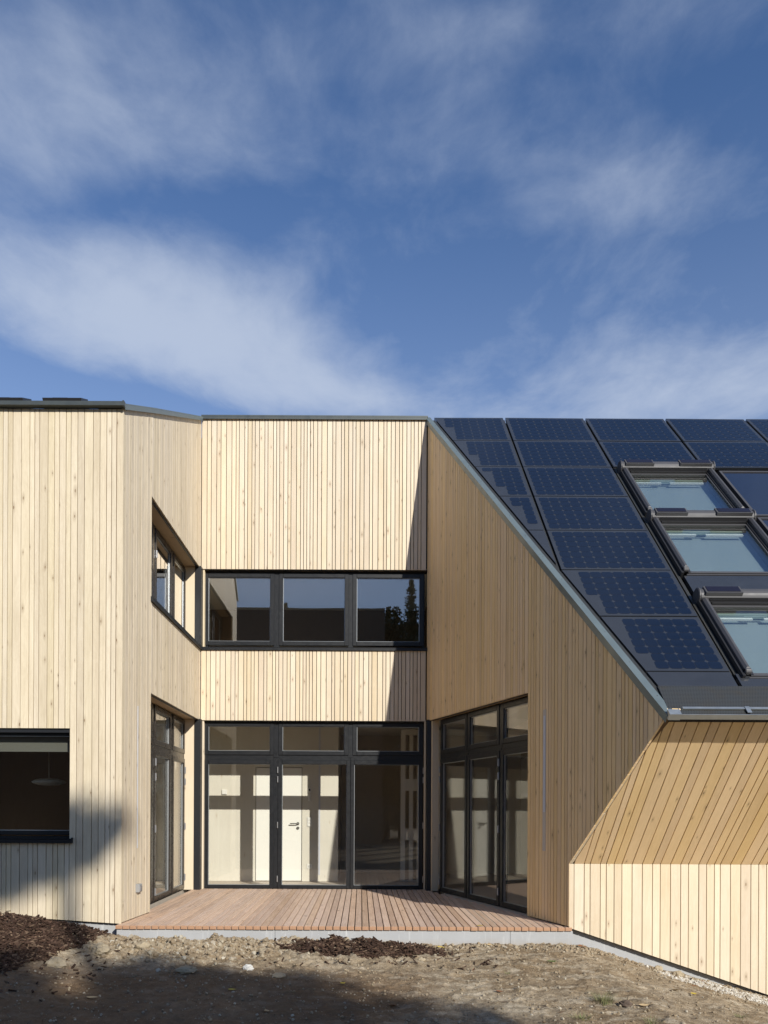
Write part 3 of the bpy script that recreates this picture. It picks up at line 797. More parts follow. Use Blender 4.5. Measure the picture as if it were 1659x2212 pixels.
# slotted pale screen at the right
m = MB(); z = 0
xs_ = [(.703, .784), (.853, .922), (.99, 1.075), (1.145, 1.215), (1.285, 1.45)]
for a, b in xs_: m.box(a, b, IW + .055, IW + .10, 0, 2.70)
for a, b in ((.784, .853), (.922, .99), (1.075, 1.145), (1.215, 1.285)):
    for z0, z1 in ((0, .02), (.736, .942), (1.614, 1.82), (2.603, 2.70)): m.box(a, b, IW + .056, IW + .099, z0, z1)
part('slotted_screen', plain('pale_grey_screen', (0.70, 0.67, 0.59), .6), m)
dr_ = part('interior_door', M['white_door'], MB().box(-1.856, -1.055, IW - .002, IW + .04, .010, 2.004))
h = MB().lathe([(.026, 0), (.026, .012)], Fr((-1.116, IW - .004, 1.021), (1, 0, 0), (0, 0, 1), (0, -1, 0)), 14)
h.tube([(-1.116, IW - .01, 1.021), (-1.116, IW - .055, 1.021), (-1.15, IW - .06, 1.022), (-1.25, IW - .06, 1.022)], .010, 8)
h.build('door_handle', M['steel'], dr_)
MB().lathe([(.026, 0), (.026, .012)], Fr((-1.116, IW - .004, .942), (1, 0, 0), (0, 0, 1), (0, -1, 0)), 14).build('lock_rosette', M['steel'], dr_)
frI = Fr((0, IW, 0), (1, 0, 0), (0, 0, 1), (0, -1, 0))
part('wall_switch', M['plastic'], MB().box(-2.46, -2.375, 1.53, 1.615, 0, .03, frI, .006))
th = part('wall_remote', M['plastic'], MB().box(-.94, -.885, 1.56, 1.66, 0, .025, frI, .005).box(-.935, -.89, 1.42, 1.545, 0, .02, frI, .005))
MB().box(-.928, -.897, 1.60, 1.635, .026, .028, frI).build('display', M['slot'], th)
sw = part('wall_switch', M['plastic'], MB().box(-.955, -.868, .965, 1.13, 0, .012, frI, .003))
for z in (.975, 1.028, 1.081): MB().box(-.945, -.878, z, z + .042, .013, .019, frI, .003).build('rocker', M['plastic'], sw)
so_ = part('wall_socket', M['plastic'], MB().box(-.952, -.866, .222, .308, 0, .012, frI, .003))
MB().lathe([(.026, .0125), (.026, .014)], frI, 16, -.909, .265).build('socket_cup', plain('socket_inner', (.5, .5, .48), .5), so_)
part('light_strip', M['led'], MB().box(-.752, -.722, .114, 2.76, .001, .006, frI))
# side rooms
part('interior_wall', M['room_mid'], MB().poly([(-3.08, 8.74), (-3.62, 12.40), (-3.68, 12.40), (-3.14, 8.74)][::-1], 0, 2.76)).name = 'partition_wall'
part('partition_wall', M['room_mid'], MB().box(-3.70, -3.62, 12.41, 13.59, 0, 2.76))
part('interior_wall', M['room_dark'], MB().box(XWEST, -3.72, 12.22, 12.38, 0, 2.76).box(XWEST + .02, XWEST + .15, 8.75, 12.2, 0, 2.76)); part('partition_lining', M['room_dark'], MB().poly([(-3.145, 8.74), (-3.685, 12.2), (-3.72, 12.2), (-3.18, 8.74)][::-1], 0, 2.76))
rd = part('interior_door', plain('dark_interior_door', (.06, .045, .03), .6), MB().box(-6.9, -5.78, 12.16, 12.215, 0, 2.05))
MB().tube([(-5.85, 12.14, .98), (-5.85, 12.09, .98), (-5.97, 12.09, .98)], .011, 6).build('door_handle', M['steel'], rd)
part('interior_wall', M['room_mid'], MB().box(3.20, 3.32, 8.7, 15.55, 0, 2.30).box(3.33, 3.40, 15.40, 15.55, 0, 2.3))
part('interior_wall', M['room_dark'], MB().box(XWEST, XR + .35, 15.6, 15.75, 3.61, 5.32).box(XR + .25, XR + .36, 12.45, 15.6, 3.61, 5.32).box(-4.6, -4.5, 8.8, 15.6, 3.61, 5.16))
# attic behind the roof windows: pale room
fA = Fr((0, 0, 0), (0, 1, 0), (0, 0, 1), (1, 0, 0))
for xa_ in (3.44, 5.2): part('attic_side_wall', M['room_pale'], MB().poly([(7.55, 2.40), (11.3, 2.40), (11.3, 6.22), (7.55, 2.50)], xa_, xa_ + .08, fA))
part('attic_back_wall', M['room_pale'], MB().box(3.52, 5.2, 11.2, 11.3, 2.40, 6.1))
part('attic_floor', M['room_pale'], MB().box(3.44, 5.28, 7.3, 11.3, 2.30, 2.40))
part('outer_shell', M['facade_far'], MB().box(XWEST, XEND, 17.8, 18.0, -.6, 5.4).box(XWEST - .15, XWEST, 8.48, 18.0, -.6, 5.7).box(XEND, XEND + .15, 8.5, 18.0, -3.0, 3.6).box(XWEST - .15, XWEST, 12.2, 18.0, 5.7, 6.6))
m = MB(); fg = Fr((XEND, 0, 0), (0, 1, 0), (0, 0, 1), (1, 0, 0))
m.poly([(8.5, 3.6), (18.0, 3.6), (18.0, 5.2), (12.2, 7.25), (8.5, 3.65)], 0, .15, fg); m.poly([(7.0, 2.2), (8.4, .7), (8.5, 3.6), (7.0, 2.2)][0:3], 0, .15, fg)
part('gable_wall', M['wood_trim'], m)
# boundary walls under the deck and behind the side doors
part('footing', M['membrane'], MB().box(-2.75, XR + .3, 12.45, 12.60, -.5, -.13))

# ------------------------------------------------------------------ fittings on the walls
ux = math.hypot(P1[0] + 2.6, 0)
u0 = (9.38 - 8.94)
ls = part('light_strip', M['led'], MB().box(u0 - .010, u0 + .010, .81, 2.463, TB - .004, TB + .003, frL2)); ls['label'] = 'narrow vertical light channel in the left wall'
bx = part('outdoor_socket', M['plastic'], MB().box(u0 - .045, u0 + .045, .30, .395, TB + .001, TB + .045, frL2, .008))
bx.data.materials[0] = plain('grey_socket_housing', (.28, .28, .28), .4)
MB().box(u0 - .033, u0 + .033, .312, .375, TB + .046, TB + .053, frL2, .004).build('socket_lid', M['hinge'], bx)
uR = ur(8.834)
ls = part('light_strip', M['led_plate'], MB().box(uR - .030, uR + .030, .806, 2.43, TB + .0005, TB + .004, frR))
ls['label'] = 'tall narrow recessed light channel in the shaded wall'
MB().box(uR - .018, uR + .022, 1.25, 2.36, TB + .0045, TB + .006, frR).build('diffuser', M['led'], ls)

# ------------------------------------------------------------------ deck
DK = thing('wooden_deck', 'reddish larch plank terrace in front of the glass doors', 'deck', (0, 8.4, 0))
def dzone(x):      # rear end of a plank, tucked under the walls
    if x > XR: return min(12.28, D - (x - XR) / TANR + .06)
    return 12.28
xd = -2.66; pitch = .0788
frD = Fr((0, 0, -.038), (1, 0, 0), (0, 1, 0), (0, 0, 1))
i = 0
while xd < 2.30:
    x1 = min(xd + pitch - .0095, 2.322)
    yb = dzone((xd + x1) / 2); yb = max(yb, 8.42)
    y0 = 8.338 + random.uniform(-.003, .004)
    hw = (x1 - xd) / 2; ch = .003; cxm = (xd + x1) / 2
    ve = []
    for z, e in ((0, 0), (.038 - ch, 0), (.038, ch)):
        for (x, y) in ((-hw + e, e), (hw - e, e), (hw - e, yb - y0), (-hw + e, yb - y0)): ve.append((x, y, z))
    fa = [(0, 3, 2, 1), (8, 9, 10, 11)] + [(r + k, r + (k + 1) % 4, r + 4 + (k + 1) % 4, r + 4 + k) for r in (0, 4) for k in range(4)]
    fm = [0, 0, 1, 0, 0, 0, 1, 0, 0, 0]
    o = meshobj('plank', ve, fa, None, DK, mats=[M['larch'], M['larch_end']], fmat=fm, matrix=frD.mtx(cxm, y0, random.uniform(-.001, .001)))
    xd += pitch; i += 1
edges = [-2.655, -.93, 1.63, 2.312]
for a, b in zip(edges[:-1], edges[1:]):
    MB().box(a + .002, b - .002, 8.362, 8.376, -.75, -.042).build('plinth_panel', M['plinth'], DK)
MB().box(-2.62, 2.25, 8.40, 12.2, -.14, -.10).build('underlay', M['membrane'], DK)

# ------------------------------------------------------------------ solar panels
PW, PL = 1.237, .980
pit = .1285
oc = []
cc = .019; hc = .0618
for (sx, sy) in ((1, -1), (1, 1), (-1, 1), (-1, -1)):
    a = (sx * hc, sy * (hc - cc)); b2 = (sx * (hc - cc), sy * hc)
    oc += [a, b2] if sx * sy > 0 else [b2, a]
cellv = [(x, y, 0) for x, y in oc] + [(x, y, .0012) for x, y in oc]
cellf = [tuple(range(8, 16))] + [(k, (k + 1) % 8, 8 + (k + 1) % 8, 8 + k) for k in range(8)]
cme = bpy.data.meshes.new('cell'); cme.from_pydata(cellv, [], cellf); cme.materials.append(M['cell'])
if cme.polygons[0].normal.z < 0: cme.flip_normals()
cme.update()
COLX = [2.243 - 1.277, 2.243, 3.519, 4.795, 6.072, 7.349]
ROWV = [rvv(12.229) + .7036 / S2 * k for k in range(8)]
ordn = ['top', 'second', 'third', 'fourth', 'fifth', 'sixth', 'seventh']
coln = ['first', 'second', 'third', 'fourth', 'fifth']
def vlimit(px, pv, off):      # signed distance right of the panel limit line along the verge
    dd = D + .03 - pv * S2
    return px - (xr(dd) + off)
# line x >= xr(d)+off  ->  -x - TANR*S2*v*... in (x, v) coordinates
def vergeclip(poly, off):
    # x - (XR + TANR*(D-(D+.03-v*S2)) + off) >= 0 -> -x + TANR*S2*v <= -(XR - TANR*.03 + off)
    return clip(poly, -1, TANR * S2, -(XR - TANR * .03 + off))
def panel(ci, ri, cells=True, bot=None, label=None, name='solar_panel', cat='solar panel', mt=None):
    x0 = COLX[ci] + .020; x1 = COLX[ci + 1] - .020
    v0 = ROWV[ri] + .010; v1 = (ROWV[ri + 1] if bot is None else bot) - .012
    poly = vergeclip([(x0, v0), (x1, v0), (x1, v1), (x0, v1)], .112)
    if len(poly) < 3 or abs(area(poly)) < .02: return
    cxp = sum(p[0] for p in poly) / len(poly); cvp = sum(p[1] for p in poly) / len(poly)
    t = thing(name, label or f'blue-black solar panel, {ordn[ri]} row below the ridge, {coln[ci]} column from the sloping roof edge', cat, frO.p(cxp, cvp, -.03), 'panels laid on the right roof slope')
    tl = random.Random(ci * 17 + ri * 5 + 3); e1, e2 = tl.uniform(-.005, .005), tl.uniform(-.005, .005)
    nn_ = (frO.n + frO.u * e1 + frO.v * e2).normalized(); uu_ = (frO.u - nn_ * frO.u.dot(nn_)).normalized(); vv_ = uu_.cross(nn_); vv_ = vv_ if vv_.dot(frO.v) > 0 else -vv_
    c0_ = frO.p(cxp, cvp, 0); frX = Fr(c0_ - uu_ * cxp - vv_ * cvp, uu_, vv_, nn_)
    mb_ = MB(); mb_.poly(list(reversed(poly)), .0, -.034, frX)
    mb_.build('glass_plate', mt or M['pvback'], t)
    MB().poly(list(reversed([(cxp + (a - cxp) * .97, cvp + (b - cvp) * .97) for a, b in poly])), -.0345, -.09, frO).build('mounting', M['roofsheet'], t)
    if cells:
        for r in range(7):
            for c in range(9):
                px = x0 + .040 + pit * (c + .5); pv = v0 + .040 + pit * (r + .5)
                if vlimit(px - hc, pv + hc, .155) < 0: continue
                linkmesh('cell', cme, t, frX.mtx(px, pv, .0006))
for r in range(4): panel(0, r)
panel(0, 4, cells=False, label='blank dark triangular cover panel in the first column beside the sloping roof edge', name='cover_panel', cat='cover panel')
for r in range(7): panel(1, r)
ROWV.append(rvv(7.10)); 
v8 = ROWV[7]
def cover(x0, x1, v0, v1, label, mt=None):
    poly = vergeclip([(x0, v0), (x1, v0), (x1, v1), (x0, v1)], .112)
    cxp = sum(p[0] for p in poly) / len(poly); cvp = sum(p[1] for p in poly) / len(poly)
    t = thing('cover_panel', label, 'cover panel', frO.p(cxp, cvp, -.03), 'panels laid on the right roof slope')
    MB().poly(list(reversed(poly)), .0, -.034, frO).build('glass_plate', mt or M['pvback'], t)
cover(COLX[1] + .02, COLX[2] - .02, v8 + .004, rvv(7.125), 'blank dark strip panel at the eave below the lowest solar panel')
cover(COLX[2] + .02, COLX[4] - .02, v8 + .03, rvv(7.125), 'blank dark strip panel at the eave under the roof windows')
cover(COLX[2] + .09, COLX[3] - .0, rvv(8.62), rvv(8.345), 'wide blank dark panel between the second and third roof windows')
for c in (2, 3, 4):
    for r in (0, 1): panel(c, r)
for r in range(2, 7): panel(4, r)
for k, (d0, d1) in enumerate(((10.72, 9.71), (9.67, 8.66), (8.62, 7.55))):
    x0, x1 = COLX[3] + .17, COLX[4] - .02
    t = thing('glass_collector', f'{["upper", "middle", "lower"][k]} framed dark blue glass collector right of the roof windows', 'solar collector', frO.p((x0 + x1) / 2, rvv((d0 + d1) / 2), -.03), 'glass collectors')
    MB().ring(x0, x1, rvv(d0), rvv(d1), .03, .03, .03, .03, -.06, .012, frO).build('frame', M['alu'], t)
    MB().box(x0 + .03, x1 - .03, rvv(d0) + .03, rvv(d1) - .03, -.05, -.002, frO).build('glass_plate', M['collector'], t)
# perforated strips in the joints between the columns
m = MB()
for x in COLX[1:5]:
    va = max(0.02, 0); ve = ROWV[7]
    if x == COLX[1]: ve = (x - .1 - XR) / (TANR * S2)
    m.box(x - .014, x + .010, va, ve, -.05, -.028, frO)
    if x == COLX[2]: m.box(x + .022, x + .055, rvv(10.9), ROWV[7] + .1, -.05, -.020, frO)
part('joint_strip', M['perf'], m)

# ------------------------------------------------------------------ roof windows
def roof_window(k, d0, d1, label):
    t = thing('roof_window', label, 'roof window', frO.p((WU0 + WU1) / 2, rvv((d0 + d1) / 2), 0), 'roof windows in the right slope')
    v0, v1 = rvv(d0), rvv(d1)
    a, b = WU0 + .035, WU1 - .02
    # side rails with rounded lower ends
    for sx in (a, b - .060):
        m = MB(); m.box(sx, sx + .060, v0 + .16, v1 - .05, -.06, .075, frO, .02)
        m.lathe([(.028, 0), (.034, .007), (.034, .053), (.028, .060)], Fr(frO.p(sx, v1 - .05, .034), frO.v, frO.n, frO.u), 14)
        m.build('side_rail', M['alu'], t)
    m = MB(); m.box(a - .028, a - .001, v0 + .1, v1 + .01, -.10, .03, frO).box(b + .001, b + .028, v0 + .1, v1 + .01, -.10, .03, frO)
    m.build('rail_shroud', M['alu_dark'], t)
    # inner well
    m = MB(); m.box(a + .061, a + .085, v0 + .12, v1 - .02, -.25, .02, frO).box(b - .085, b - .061, v0 + .12, v1 - .02, -.25, .02, frO)
    m.box(a + .10, b - .10, v0 + .18, v0 + .21, -.25, .035, frO)
    for j in range(3): m.box(a + .08, b - .08, v0 + .155 + .016 * j, v0 + .163 + .016 * j, .0, .065 - .012 * j, frO)
    m.build('well', M['alu_dark'], t)
    # sash and glass
    MB().ring(a + .085, b - .085, v0 + .21, v1 - .035, .018, .018, .028, .03, -.03, .006, frO).build('sash', M['alu'], t)
    MB().box(a + .103, b - .103, v0 + .238, v1 - .065, -.02, -.006, frO).build('pane', M['glass_roof'], t)
    m = MB(); m.box(a + .06, b - .06, v1 - .034, v1 - .012, -.04, .014, frO); m.box(a + .04, b + .01, v1 - .006, v1 + .012, -.06, .004, frO)
    m.build('bottom_bar', M['alu'], t)
    MB().box(a + .086, b - .086, v0 + .215, v1 - .04, -.130, -.125, frO).build('pane_backing', M['pale_sheet'], t)  # added pale sheet under the pane, brightens the roof glass
    # ventilation flap hardware seen through the glass
    m = MB(); m.box(a + .14, b - .14, v0 + .26, v0 + .30, -.09, -.06, frO); m.box(a + .42, a + .66, v0 + .33, v0 + .345, -.075, -.05, frO)
    m.build('vent_bar', plain('pale_green_vent_bar', (.42, .50, .42), .3, metal=.4), t)
    m = MB(); m.box(a + .16, a + .50, v0 + .355, v0 + .385, -.075, -.055, frO); m.box(a + .62, b - .16, v0 + .355, v0 + .39, -.075, -.055, frO)
    m.build('vent_grille', M['plastic'], t)
    # shutter housing: rounded box at the head
    prof = [(-.02, -.06)]
    prof += [(-.02, .03)]
    for j in range(9):
        an = math.radians(180 - j * 20)
        prof.append((.075 + math.cos(an) * .088, .048 + math.sin(an) * .062))
    prof += [(.165, .02), (.165, -.02), (.14, -.06)]
    frS = Fr(frO.p(a - .01, v0, 0), frO.v, frO.n, frO.u)
    n = len(prof); Lx = (b - a) + .02
    ve = [frS.p(x, y, z) for z in (0, Lx) for x, y in prof]
    fa = [tuple(range(n)), tuple(reversed(range(n, 2 * n)))] + [(i, n + i, n + (i + 1) % n, (i + 1) % n) for i in range(n)]
    meshobj('shutter_housing', ve, fa, M['alu'], t)
    # rounded end caps
    for xx in (-.026, Lx + .0):
        m = MB(); m.lathe([(.080, 0), (.092, .008), (.092, .018), (.080, .026)], Fr(frS.p(.075, .034, xx), frO.v, frO.n, frO.u), 20)
        m.build('end_cap', M['alu'], t)
    # small solar strips on trays
    frP = Fr(frO.p(a, v0 + .075, .111), (1, 0, 0), (frO.v + frO.n * -.0), frO.n)
    for (p0, p1) in ((.05, .40), (Lx - .46, Lx - .06)):
        tr_ = MB(); tr_.poly([(p0 - .02, -.055), (p1 + .02, -.055), (p1 + .02, .075), (p0 - .02, .075)], -.03, .012, frP)
        tray = tr_.build('solar_tray', M['alu'], t)
        MB().box(p0, p1, -.045, .055, .0125, .017, frP).build('solar_strip', M['minipv'], tray)
    return t
labs = ['topmost roof window, grey shutter box partly under the solar panels, lower edge behind the next', 'middle roof window with pale sky glass showing a bright triangle', 'lowest roof window nearest the eave, cut off by the picture edge']
for k, (d0, d1) in enumerate(rw_rows): roof_window(k, d0, d1, labs[k])

# ------------------------------------------------------------------ pendant lamp in the left room
pl = thing('pendant_lamp', 'flat white disc lamp hanging on a thin cord behind the left window', 'lamp', (-3.90, 9.6, 1.6))
MB().lathe([(.02, .052), (.10, .046), (.17, .026), (.205, .004), (.19, -.014), (.12, -.036), (.02, -.044)], Fr((-3.90, 9.6, 1.595), (1, 0, 0), (0, 1, 0), (0, 0, 1)), 32).build('lamp_shade', M['lamp'], pl, True)
MB().tube([(-3.90, 9.6, 1.64), (-3.905, 9.6, 2.2), (-3.90, 9.6, 2.755)], .005, 6).build('cord', M['lamp'], pl)

# ------------------------------------------------------------------ ground
def sm(x, a, b):
    t = max(0.0, min(1.0, (x - a) / (b - a))); return t * t * (3 - 2 * t)
def gh(x, y, fine=True):
    if x < 2.3: b = -.155 - .04 * sm(x, -1.5, 1.2)
    else: b = -.195 - .268 * (min(x, 9) - 2.3)
    b += .22 * sm(-x, 2.2, 4.2)
    b -= .030 * (8.3 - max(y, 2.0)) * (1 if y < 8.3 else 0)
    b += (y < 8.3) * .012 * sm(x, 2.3, 4) * (8.3 - max(y, 3)) * 2
    if fine:
        n0 = noise.fractal(Vector((x * 1.1, y * 1.1, 3.3)), 0.9, 2.1, 5)
        b += .022 * n0
        cl = sm(y, 7.0, 7.7) * sm(-x, -1.2, .2) 
        n1_ = noise.fractal(Vector((x * 5, y * 5, 9.1)), 0.8, 2.1, 4)
        n2_ = noise.fractal(Vector((x * 16, y * 16, 1.1)), 0.8, 2.1, 3)
        b += n1_ * (.018 + .045 * cl) + abs(n2_) * (.006 + .022 * cl) 
        # mulch heap at the left
        b += .035 * sm(-x, 2.75, 3.2) * sm(y, 6.2, 7.2) * (1 - .5 * sm(y, 8.2, 8.5)) 
        # rut at the right
        b += .03 * math.exp(-((x - 2.6 - (8.3 - y) * .35) / .25) ** 2)
        b += n2_ * .010 + .012 * (abs(noise.fractal(Vector((x * 2.6, y * 4.2, 7)), 0.9, 2.1, 4)) - .3) + .006 * noise.fractal(Vector((x * 34, y * 34, 4)), 0.9, 2.1, 2)
        if y > 8.33: b = min(b, -.16)
    return b
def arr(c, a, b, st): 
    out = list(c[0]); n = int(round((b - a) / st)); out += [a + (b - a) * i / n for i in range(n + 1)]; return out + list(c[1])
GX = arr(([-900, -300, -120, -60, -30, -18, -12, -9, -7], [7, 9, 12, 18, 30, 60, 120, 300, 900]), -5.0, 5.2, .021)
GY = arr(([-900, -300, -120, -60, -30, -18, -10, -5, -2, 0, 2, 3.5, 4.4], [8.8, 10, 14, 20, 40, 90, 300, 900]), 4.9, 8.46, .019)
vs = []
for y in GY:
    for x in GX:
        fine = (-5.01 < x < 5.21 and 4.89 < y < 8.47)
        z = gh(x, y, fine)
        if not fine and y > 8.5: z = min(z, -.4)
        vs.append((x, y, z))
nx = len(GX)
fs = [(j*nx+i, j*nx+i+1, (j+1)*nx+i+1, (j+1)*nx+i) for j in range(len(GY) - 1) for i in range(nx - 1)]
g = meshobj('ground', vs, fs, M['soil'], smooth=True); struct(g)

def ico(r, sq=.7, seed=0):
    rr_ = random.Random(seed)
    bm = bmesh.new(); bmesh.ops.create_icosphere(bm, subdivisions=1, radius=1)
    for v_ in bm.verts:
        k = 1 + rr_.uniform(-.42, .28); v_.co = Vector((v_.co.x * k * r, v_.co.y * k * r * rr_.uniform(.7, 1.0), v_.co.z * k * r * sq))
    vv = [v_.co.copy() for v_ in bm.verts]; ff = [tuple(v_.index for v_ in f_.verts) for f_ in bm.faces]; bm.free()
    return vv, ff
def scatter(name, m, n, place, size, seed, lift=.3, sq=.7, label=None):
    rr_ = random.Random(seed); prot = [ico(1, sq, s) for s in range(6)]
    V, F = [], []
    for _ in range(n):
        x, y = place(rr_)
        if y > 8.34: continue
        s = size(rr_); pv_, pf = prot[rr_.randrange(6)]; k = len(V); a = rr_.random() * 6.28; ca, sa = math.cos(a), math.sin(a)
        z = gh(x, y) + s * lift
        for p in pv_: V.append((x + (p.x * ca - p.y * sa) * s, y + (p.x * sa + p.y * ca) * s, z + p.z * s))
        F += [tuple(k + i for i in f_) for f_ in pf]
    o = meshobj(name, V, F, m); stuff(o, label, 'gravel' if label else None); return o
def pl_all(r): return (r.uniform(-3.2, 4.6), 8.32 - 3.2 * r.random() ** 1.3)
scatter('soil_crumbs', M['pebble'], 9000, pl_all, lambda r: .003 + .014 * r.random() ** 4, 1, label='loose clay crumbs and small stones over the bare soil')
def pl_wall(r):
    x = r.uniform(-2.6, 4.5); return (x, 8.33 - abs(r.gauss(0, .16)) - (.03 if x > 2.3 else 0))
scatter('soil_crumbs', M['pebble'], 2600, pl_wall, lambda r: .006 + .022 * r.random() ** 2.5, 2, label='coarser clay crumbs heaped along the foot of the plinth')
def pl_cl(r): return (r.gauss(-1.6, .55), 8.15 - abs(r.gauss(0, .35)))
scatter('soil_crumbs', M['pebble'], 3600, pl_cl, lambda r: .005 + .030 * r.random() ** 4, 3, label='broken clay clods heaped below the left part of the deck')
def pl_gr(r):
    t = r.random(); return (3.15 + 1.5 * t + r.gauss(0, .05), 8.28 - .55 * r.random() ** 1.5 + .0 - .15 * t * r.random())
scatter('limestone_gravel', M['gravel'], 3000, pl_gr, lambda r: .007 + .014 * r.random() ** 2, 4, label='strip of pale limestone gravel along the sloping plinth')

# twigs and straw
rr_ = random.Random(9); V, F = [], []
for _ in range(620):
    x, y = rr_.uniform(-3, 4.4), 8.2 - 3.0 * rr_.random(); L = rr_.uniform(.015, .07); a = rr_.random() * 6.28; z = gh(x, y) + .006
    u_ = Vector((math.cos(a), math.sin(a), rr_.gauss(0, .18))); p_ = Vector((-math.sin(a), math.cos(a), 0)) * rr_.uniform(.0010, .0022); up = Vector((0, 0, .002)); c = Vector((x, y, z)); k = len(V)
    V += [c - u_ * L - p_, c - u_ * L + p_, c + u_ * L, c + p_ + up + u_ * .3 * L]; F += [(k, k+2, k+3), (k, k+3, k+1), (k, k+1, k+2), (k+1, k+3, k+2)]
stuff(meshobj('twigs', V, F, M['mulch']), 'thin twigs and straw strewn over the bare soil', 'twigs')
# mulch
def mulch(seed, n, place, inside, label):
    rr_ = random.Random(seed); V, F = [], []
    for _ in range(n):
        x, y = place(rr_)
        if y > 8.34 or (not inside(x, y) and rr_.random() > .015): continue
        L = .014 + .040 * rr_.random() ** 2; W_ = .004 + .010 * rr_.random(); H = .002 + .004 * rr_.random()
        a = rr_.random() * 3.14; e = rr_.gauss(0, .35)
        u_ = Vector((math.cos(a) * math.cos(e), math.sin(a) * math.cos(e), math.sin(e))); v_ = u_.cross(Vector((rr_.gauss(0, .3), rr_.gauss(0, .3), 1))).normalized(); n_ = u_.cross(v_)
        c = Vector((x, y, gh(x, y) + .008 + .040 * rr_.random() * inside(x, y)))
        k = len(V)
        for sz in (-1, 1):
            for su, sv in ((-1, -1), (1, -.7), (1, .7), (-1, 1)): V.append(c + u_ * su * L + v_ * sv * W_ + n_ * sz * H)
        F += [(k, k+1, k+2, k+3), (k+7, k+6, k+5, k+4), (k, k+4, k+5, k+1), (k+1, k+5, k+6, k+2), (k+2, k+6, k+7, k+3), (k+3, k+7, k+4, k)]
    o = meshobj('bark_mulch', V, F, M['mulch']); stuff(o, label, 'mulch')
def in1(x, y):
    e = -2.72 - .16 * (8.4 - y) + .12 * noise.noise(Vector((x * 3, y * 3, 0)))
    return max(0, min(1, (e - x) / .25)) * max(0, min(1, (y - 6.05 - .2 * noise.noise(Vector((x * 2, 0, 0)))) / .2))
mulch(5, 26000, lambda r: (r.uniform(-4.9, -2.3), r.uniform(5.8, 8.34)), in1, 'dark bark mulch heaped in the shade at the foot of the left wall')
def in2(x, y):
    dx = (x - .03) / .82; dy = (y - 7.93) / .36
    return max(0, min(1, (1 - math.sqrt(dx*dx + dy*dy) + .22 * noise.noise(Vector((x * 4, y * 4, 5)))) / .25))
mulch(6, 9000, lambda r: (r.uniform(-1.3, 1.35), r.uniform(7.2, 8.34)), in2, 'patch of dark bark mulch in front of the middle of the deck')
bedv, bedf = [], []
def bed(x0, x1, y0, y1, ins):
    nx_ = int((x1 - x0) / .035); ny_ = int((y1 - y0) / .035); k = len(bedv)
    for j in range(ny_ + 1):
        for i in range(nx_ + 1):
            x = x0 + (x1-x0)*i/nx_; y = y0 + (y1-y0)*j/ny_; s = ins(x, y)
            bedv.append((x, y, gh(x, y) - .02 + .034 * s))
    for j in range(ny_):
        for i in range(nx_): a = k + j*(nx_+1)+i; bedf.append((a, a+1, a+nx_+2, a+nx_+1))
bed(-5.0, -2.7, 5.9, 8.34, in1); bed(-.95, 1.0, 7.45, 8.34, in2)
o = meshobj('mulch_bed', bedv, bedf, M['mulch_base']); stuff(o, 'dark fine bark bed beneath the mulch chips', 'mulch')

# bigger lumps: one thing each
def lump(x, y, r, seed, m, label, cat, group=None, sq=.65, name='clod'):
    rr_ = random.Random(seed)
    bm = bmesh.new(); bmesh.ops.create_icosphere(bm, subdivisions=3, radius=r)
    of = Vector((seed * 3.1, seed * 1.7, 0))
    for v_ in bm.verts:
        nn = noise.fractal(v_.co / r * 1.3 + of, 0.9, 2.0, 4)
        v_.co *= 1 + .38 * nn; v_.co.z *= sq; v_.co.y *= .85
    me = bpy.data.meshes.new(name); bm.to_mesh(me); bm.free(); me.materials.append(m)
    o = bpy.data.objects.new(name, me); COL.objects.link(o); o.location = (x, y, gh(x, y) + r * sq * .35); o.rotation_euler = (0, 0, rr_.random() * 6)
    tag(o, label, cat, group); return o
lump(3.17, 8.20, .065, 1, M['clod'], 'fist-sized clay clod against the sloping plinth, left one of a pair', 'clod')
lump(3.38, 8.18, .058, 2, M['clod'], 'fist-sized clay clod against the sloping plinth, right one of a pair', 'clod')
lump(-1.02, 7.02, .055, 3, M['whitestone'], 'whitish plaster lump lying on dark soil below the deck middle', 'lump of plaster', name='plaster_lump')
lump(-.72, 6.78, .07, 4, M['clod'], 'flat grey-brown stone in front of the mulch patch', 'stone', sq=.35, name='stone')
lump(.60, 7.52, .040, 14, M['clod'], 'pale clod at the front rim of the mulch patch', 'clod')
lump(-2.55, 7.55, .10, 7, M['clod'], 'large clay clod beside the bark mulch under the left corner', 'clod')
lump(-2.20, 7.80, .08, 8, M['clod'], 'lumpy clay clod left of the deck middle, nearer the plinth', 'clod')
lump(-2.75, 6.95, .09, 9, M['clod'], 'dark clod at the front tip of the left mulch heap', 'clod')
lump(-1.55, 6.85, .09, 10, M['clod'], 'broad low clod at the edge of the shadow', 'clod', sq=.4)
lump(-.15, 8.25, .05, 12, M['clod'], 'reddish clod leaning on the plinth at the left end of the mulch patch', 'clod', sq=1.0)
lump(-.95, 7.65, .075, 13, M['clod'], 'rounded clay clod midway below the deck', 'clod')

